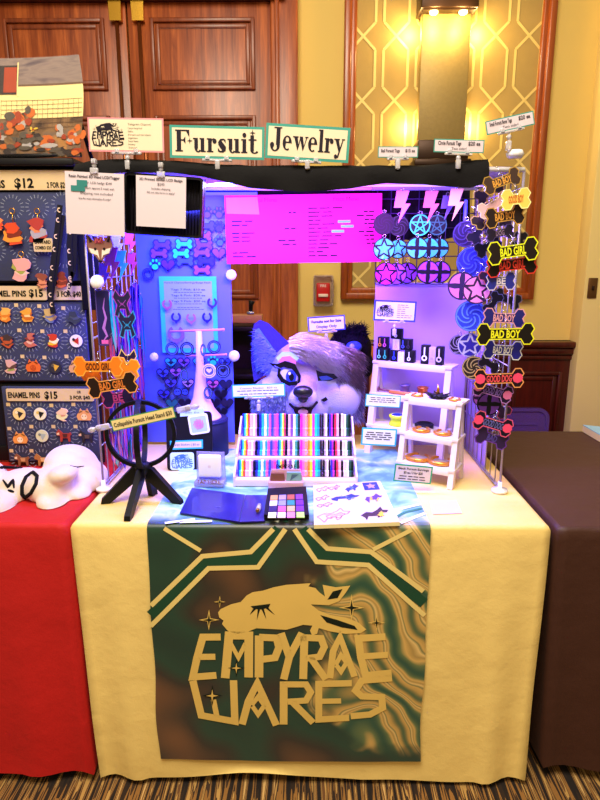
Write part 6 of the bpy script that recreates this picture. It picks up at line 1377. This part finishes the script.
x = P(43, 245, Yp - .012); g = G(); k = S(1, Yp, 1.3); g.prism(rrect(19 * k, 13 * k, .004), 0, .002, 0); g.text('LANYARD', 0, .004, .009, 1, w=16 * k, bold=.03); g.text('COMBO $20', 0, -.012, .009, 1, w=16 * k, bold=.03)
tag(g.obj('combo_label', [goldcard, blk], loc=x), 'small cream label about a lanyard combo on the upper board', 'label')
# lanyards
for pts, lab in (([(60, 205), (57, 230), (53, 262), (50, 290), (53, 314), (50, 300), (56, 262), (62, 215)], 'black lanyard with cream moon pattern, longer of the two'), ([(72, 212), (69, 245), (71, 275), (68, 292), (73, 272), (74, 240), (74, 214)], 'black lanyard with cream pattern, shorter one nearer the booth')):
    g = G(); Y = Yp - .03; pp_ = [P(a, b2, Y) for a, b2 in pts]; wd = 5.2 * S(1, Y, 1.3); c = pp_[0]
    g.stroke([(p.x - c.x, p.z - c.z) for p in pp_[:5]], wd, 0, 0); g.stroke([(p.x - c.x, p.z - c.z) for p in pp_[4:]], wd, 0, .004)
    r_ = bmesh.ops.extrude_face_region(g.bm, geom=g.bm.faces[:]); bmesh.ops.translate(g.bm, verts=[v for v in r_['geom'] if isinstance(v, bmesh.types.BMVert)], vec=(0, .0015, 0))
    for a, b2 in zip(pp_[:4], pp_[1:5]):
        for u in (.2, .6):
            q = a.lerp(b2, u); s_ = wd * .3; X_, Z_ = q.x - c.x, q.z - c.z
            g.stroke([(X_ + s_ * math.cos(R(v)), Z_ + s_ * 1.2 * math.sin(R(v))) for v in range(60, 301, 30)], wd * .18, 1, -.001)
    tag(g.obj('lanyard', [K('14121c'), K('e8c8a0')], loc=c), lab, 'lanyard', 'patterned lanyards on the upper board')
# dark hanging panel between boards and booth
a, b2 = P(76, 250, Yp - .02).x, P(96, 250, Yp - .02).x; z0, z1 = P(90, 310, Yp).z, P(90, 180, Yp).z
g = G(); g.box((0, 0, (z1 - z0) / 2), (b2 - a, .01, z1 - z0), bev=.002); tag(g.obj('dark_panel', mat('indigo_cloth', (.04, .03, .12), .9), loc=((a + b2) / 2, Yp + .0, z0)), 'narrow dark indigo panel hanging between the boards and the booth', 'panel')
# big curved glossy print on top
Yq = Yp - .02; A_, B_ = P(-40, 100, Yq), P(77, 100, Yq); zb_ = P(40, 166, Yq).z; zt_2 = P(40, 48, Yq).z; t = thing('curved_print', ((A_.x + B_.x) / 2, Yq + .02, ht + tz + .0265), 'large curved glossy print in clear sleeve leaning on top of the left rack', 'print')
w = B_.x - A_.x; h = zt_2 - t.location.z
def curved(u, v, off=0):   # u 0..1 across, v 0..1 up
    x = -w / 2 + w * u - .03 * max(0, v - .6) ** 1.5 * (1 if u > .5 else 0) + (.015 * math.sin(v * 3.0) if u > .9 else .015 * math.sin(v * 3) * u); y = .10 * (v ** 2) * .7 - .05 * (u - .2) ** 2 - off; return (x, y, h * v - .02 * u * 0)
def patch(g, u0, v0, u1, v1, mi, off=0, nu=8, nv=10):
    rows = [[g.v(curved(u0 + (u1 - u0) * i / nu, v0 + (v1 - v0) * j / nv, off)) for i in range(nu + 1)] for j in range(nv + 1)]
    for a, b2 in zip(rows, rows[1:]):
        for i in range(nu): f = g.bm.faces.new((a[i], a[i + 1], b2[i + 1], b2[i])); f.material_index = mi; f.smooth = True
g = G(); patch(g, 0, 0, 1, .38, 0); patch(g, 0, .38, 1, .70, 1); patch(g, 0, .70, 1, .72, 3, .0005); patch(g, 0, .71, 1, 1, 2)
for i in range(16): u = .28 + i * .045; patch(g, u, .28, u + .003, .56, 3, .0012, 1, 8)
for j in range(7): v = .285 + j * .045; patch(g, .28, v, .99, v + .004, 3, .0014, 10, 1)
def blobc(u, v, ru, rv, mi, off, sd):
    rs = random.Random(sd); f = g.bm.faces.new([g.v(curved(u + ru * math.cos(a * .63) * rs.uniform(.7, 1.1), v + rv * math.sin(a * .63) * rs.uniform(.7, 1.1), off)) for a in range(10)]); f.material_index = mi
for u, v, ru, rv, mi in ((.93, .2, .10, .10, 4), (.88, .17, .06, .06, 5), (.68, .13, .10, .08, 4), (.80, .24, .05, .07, 6), (.48, .40, .08, .09, 5), (.42, .33, .09, .10, 4), (.55, .2, .1, .05, 7), (.62, .10, .12, .05, 8), (.45, .12, .12, .07, 7), (.9, .06, .12, .05, 8), (.75, .05, .1, .04, 7), (.56, .26, .04, .03, 9), (.3, .25, .07, .09, 5), (.35, .12, .08, .08, 8)): 
    rs_ = random.Random(u * 7 + v)
    for q_ in range(9): blobc(u + rs_.uniform(-.8, .8) * ru, v + rs_.uniform(-.8, .8) * rv, ru * rs_.uniform(.25, .6), rv * rs_.uniform(.25, .6), mi if rs_.random() < .6 else rs_.choice((4, 5, 7, 8, 0, 6)), .0018 + .00012 * q_ + .0001 * mi, u * 9 + q_)
patch(g, .0, .62, .42, .92, 8, .002, 4, 4); patch(g, .3, .64, .41, .90, 5, .0026, 3, 3); patch(g, .415, .60, .425, .95, 1, .003, 1, 4)
g.obj('printed_sheet', [holo('sheet_low', [(.3, (.28, .22, .2)), (.45, (.55, .42, .3)), (.55, (.45, .38, .34)), (.7, (.7, .5, .3))], (9, 9, 9), .3, 0), K('f0d898'), holo('sheet_top', [(.3, (.42, .36, .38)), (.5, (.55, .48, .46)), (.7, (.38, .33, .36))], (5, 5, 22), .3, 0), K('6a5040'), K('c86830'), K('a04028'), K('b0a8a8'), K('5a5048'), K('3a3030'), K('e0b840')], t)
g = G(); patch(g, 0, 0, 1, 1, 0, .006, 14, 16)
g.obj('clear_sleeve', mat('sleeve', (1, 1, 1), .06, trans=1, alpha=.22, var=0), t)
g = G(); 
for u in (.1, .9): g.tube([curved(u, .55, -.01), (curved(u, .5)[0], .14, .0)], .006, n=8)
g.tube([curved(0, .02, -.012), curved(1, .02, -.012)], .006, n=8); g.obj('support', frame_b, t)
# white plush dog
pl = mat('white_plush', (.86, .79, .73), .95, sheen=.5, bump=.25, bscale=120, var=.04)
Yd = 1.62; bs = Vector((P(45, 500, Yd).x, Yd, tz + .002)); t = thing('plush_dog', bs, 'white plush dog with black markings lying on the red tablecloth', 'plush toy')
def D3(px_, py_, dy): return P(px_, py_, Yd + dy) - bs
kd = S(1, Yd, .8)
rot = Matrix.Rotation(R(25), 3, 'Y')
balls = [(D3(72, 466, .10), (28 * kd, .095, 21 * kd), Matrix.Rotation(R(22), 3, 'Y')), (D3(88, 478, .08), (20 * kd, .08, 17 * kd)), (D3(50, 486, .0), (24 * kd, .07, 18 * kd)), (D3(24, 484, .02), (26 * kd, .07, 16 * kd)), (D3(63, 474, -.02), (15 * kd, .045, 9 * kd), Matrix.Rotation(R(-12), 3, 'Y')),
         (D3(53, 504, -.055), (16 * kd, .05, 10.5 * kd), Matrix.Rotation(R(28), 3, 'Y')), (D3(78, 494, .0), (13 * kd, .04, 10 * kd), Matrix.Rotation(R(18), 3, 'Y')), (D3(10, 498, -.03), (16 * kd, .05, 12 * kd)), (D3(-2, 508, -.08), (17 * kd, .06, 15 * kd)), (D3(-14, 480, .02), (20 * kd, .07, 20 * kd))]
me = blend(balls, .006, 7); bm = bmesh.new(); bm.from_mesh(me)
for v in bm.verts: v.co.z = max(v.co.z, 0)
bm.to_mesh(me); bm.free(); body = meshobj(me, 'body', [pl], t)
# markings projected onto the plush along the depth axis
from mathutils.bvhtree import BVHTree
bv = BVHTree.FromPolygons([v.co for v in me.vertices], [tuple(p.vertices) for p in me.polygons])
def onto(px_, py_, off=.0015):
    o = Vector((0, 0, CH)) - bs; d = ray(px_, py_).normalized(); h_ = bv.ray_cast(o, d)
    return h_[0] - d * off if h_[0] is not None else None
def mark(pts_, w_, name, closed=False):
    g = G(); L_ = []
    seq = []
    for (a, b2), (c, d) in zip(pts_, pts_[1:] + (pts_[:1] if closed else [])):
        for i in range(6): seq.append((a + (c - a) * i / 6, b2 + (d - b2) * i / 6))
    if not closed: seq.append(pts_[-1])
    q = [onto(*s_) for s_ in seq]; q = [x_ for x_ in q if x_ is not None]
    n_ = len(q); r_ = w_ * kd
    if n_ > 3: g.tube(q, [r_ * (1 if closed else .4 + .6 * math.sin(math.pi * (i + .5) / n_)) for i in range(n_)], n=8, closed=closed); g.obj(name, K('0c0a0e', rough=.9), t)
mark([(33, 472), (37, 476), (36, 484), (31, 493), (25, 498), (22, 494), (22, 486), (26, 477)], 1.9, 'black_patch', True)
mark([(3, 480), (8, 487), (13, 480), (14, 488)], 1.6, 'black_mark'); mark([(8, 490), (14, 492)], 1.4, 'black_mark')
mark([(0, 468), (10, 465), (22, 468)], 1.8, 'black_stripe'); mark([(4, 462.5), (14, 461.5), (24, 463)], 1.5, 'black_stripe')
mark([(70, 465.5), (77, 467), (84, 466)], .5, 'seam')
# rosy thing far left edge behind the plush
# ================================================================ LIGHT
w = bpy.data.worlds.new('room_air'); SC.world = w; w.use_nodes = True
w.node_tree.nodes['Background'].inputs[0].default_value = (1, .76, .44, 1); w.node_tree.nodes['Background'].inputs[1].default_value = .36
area('chandelier_and_fill', (-.3, .3, 3.3), (0, 1.6, .7), 1.3, 115, (1, .90, .70))
area('chandelier_and_fill', (.5, -1.5, 2.7), (0, 1.6, .5), 2.2, 17, (1, .70, .32))  # yellow fill added from the camera side to light the cloth fronts
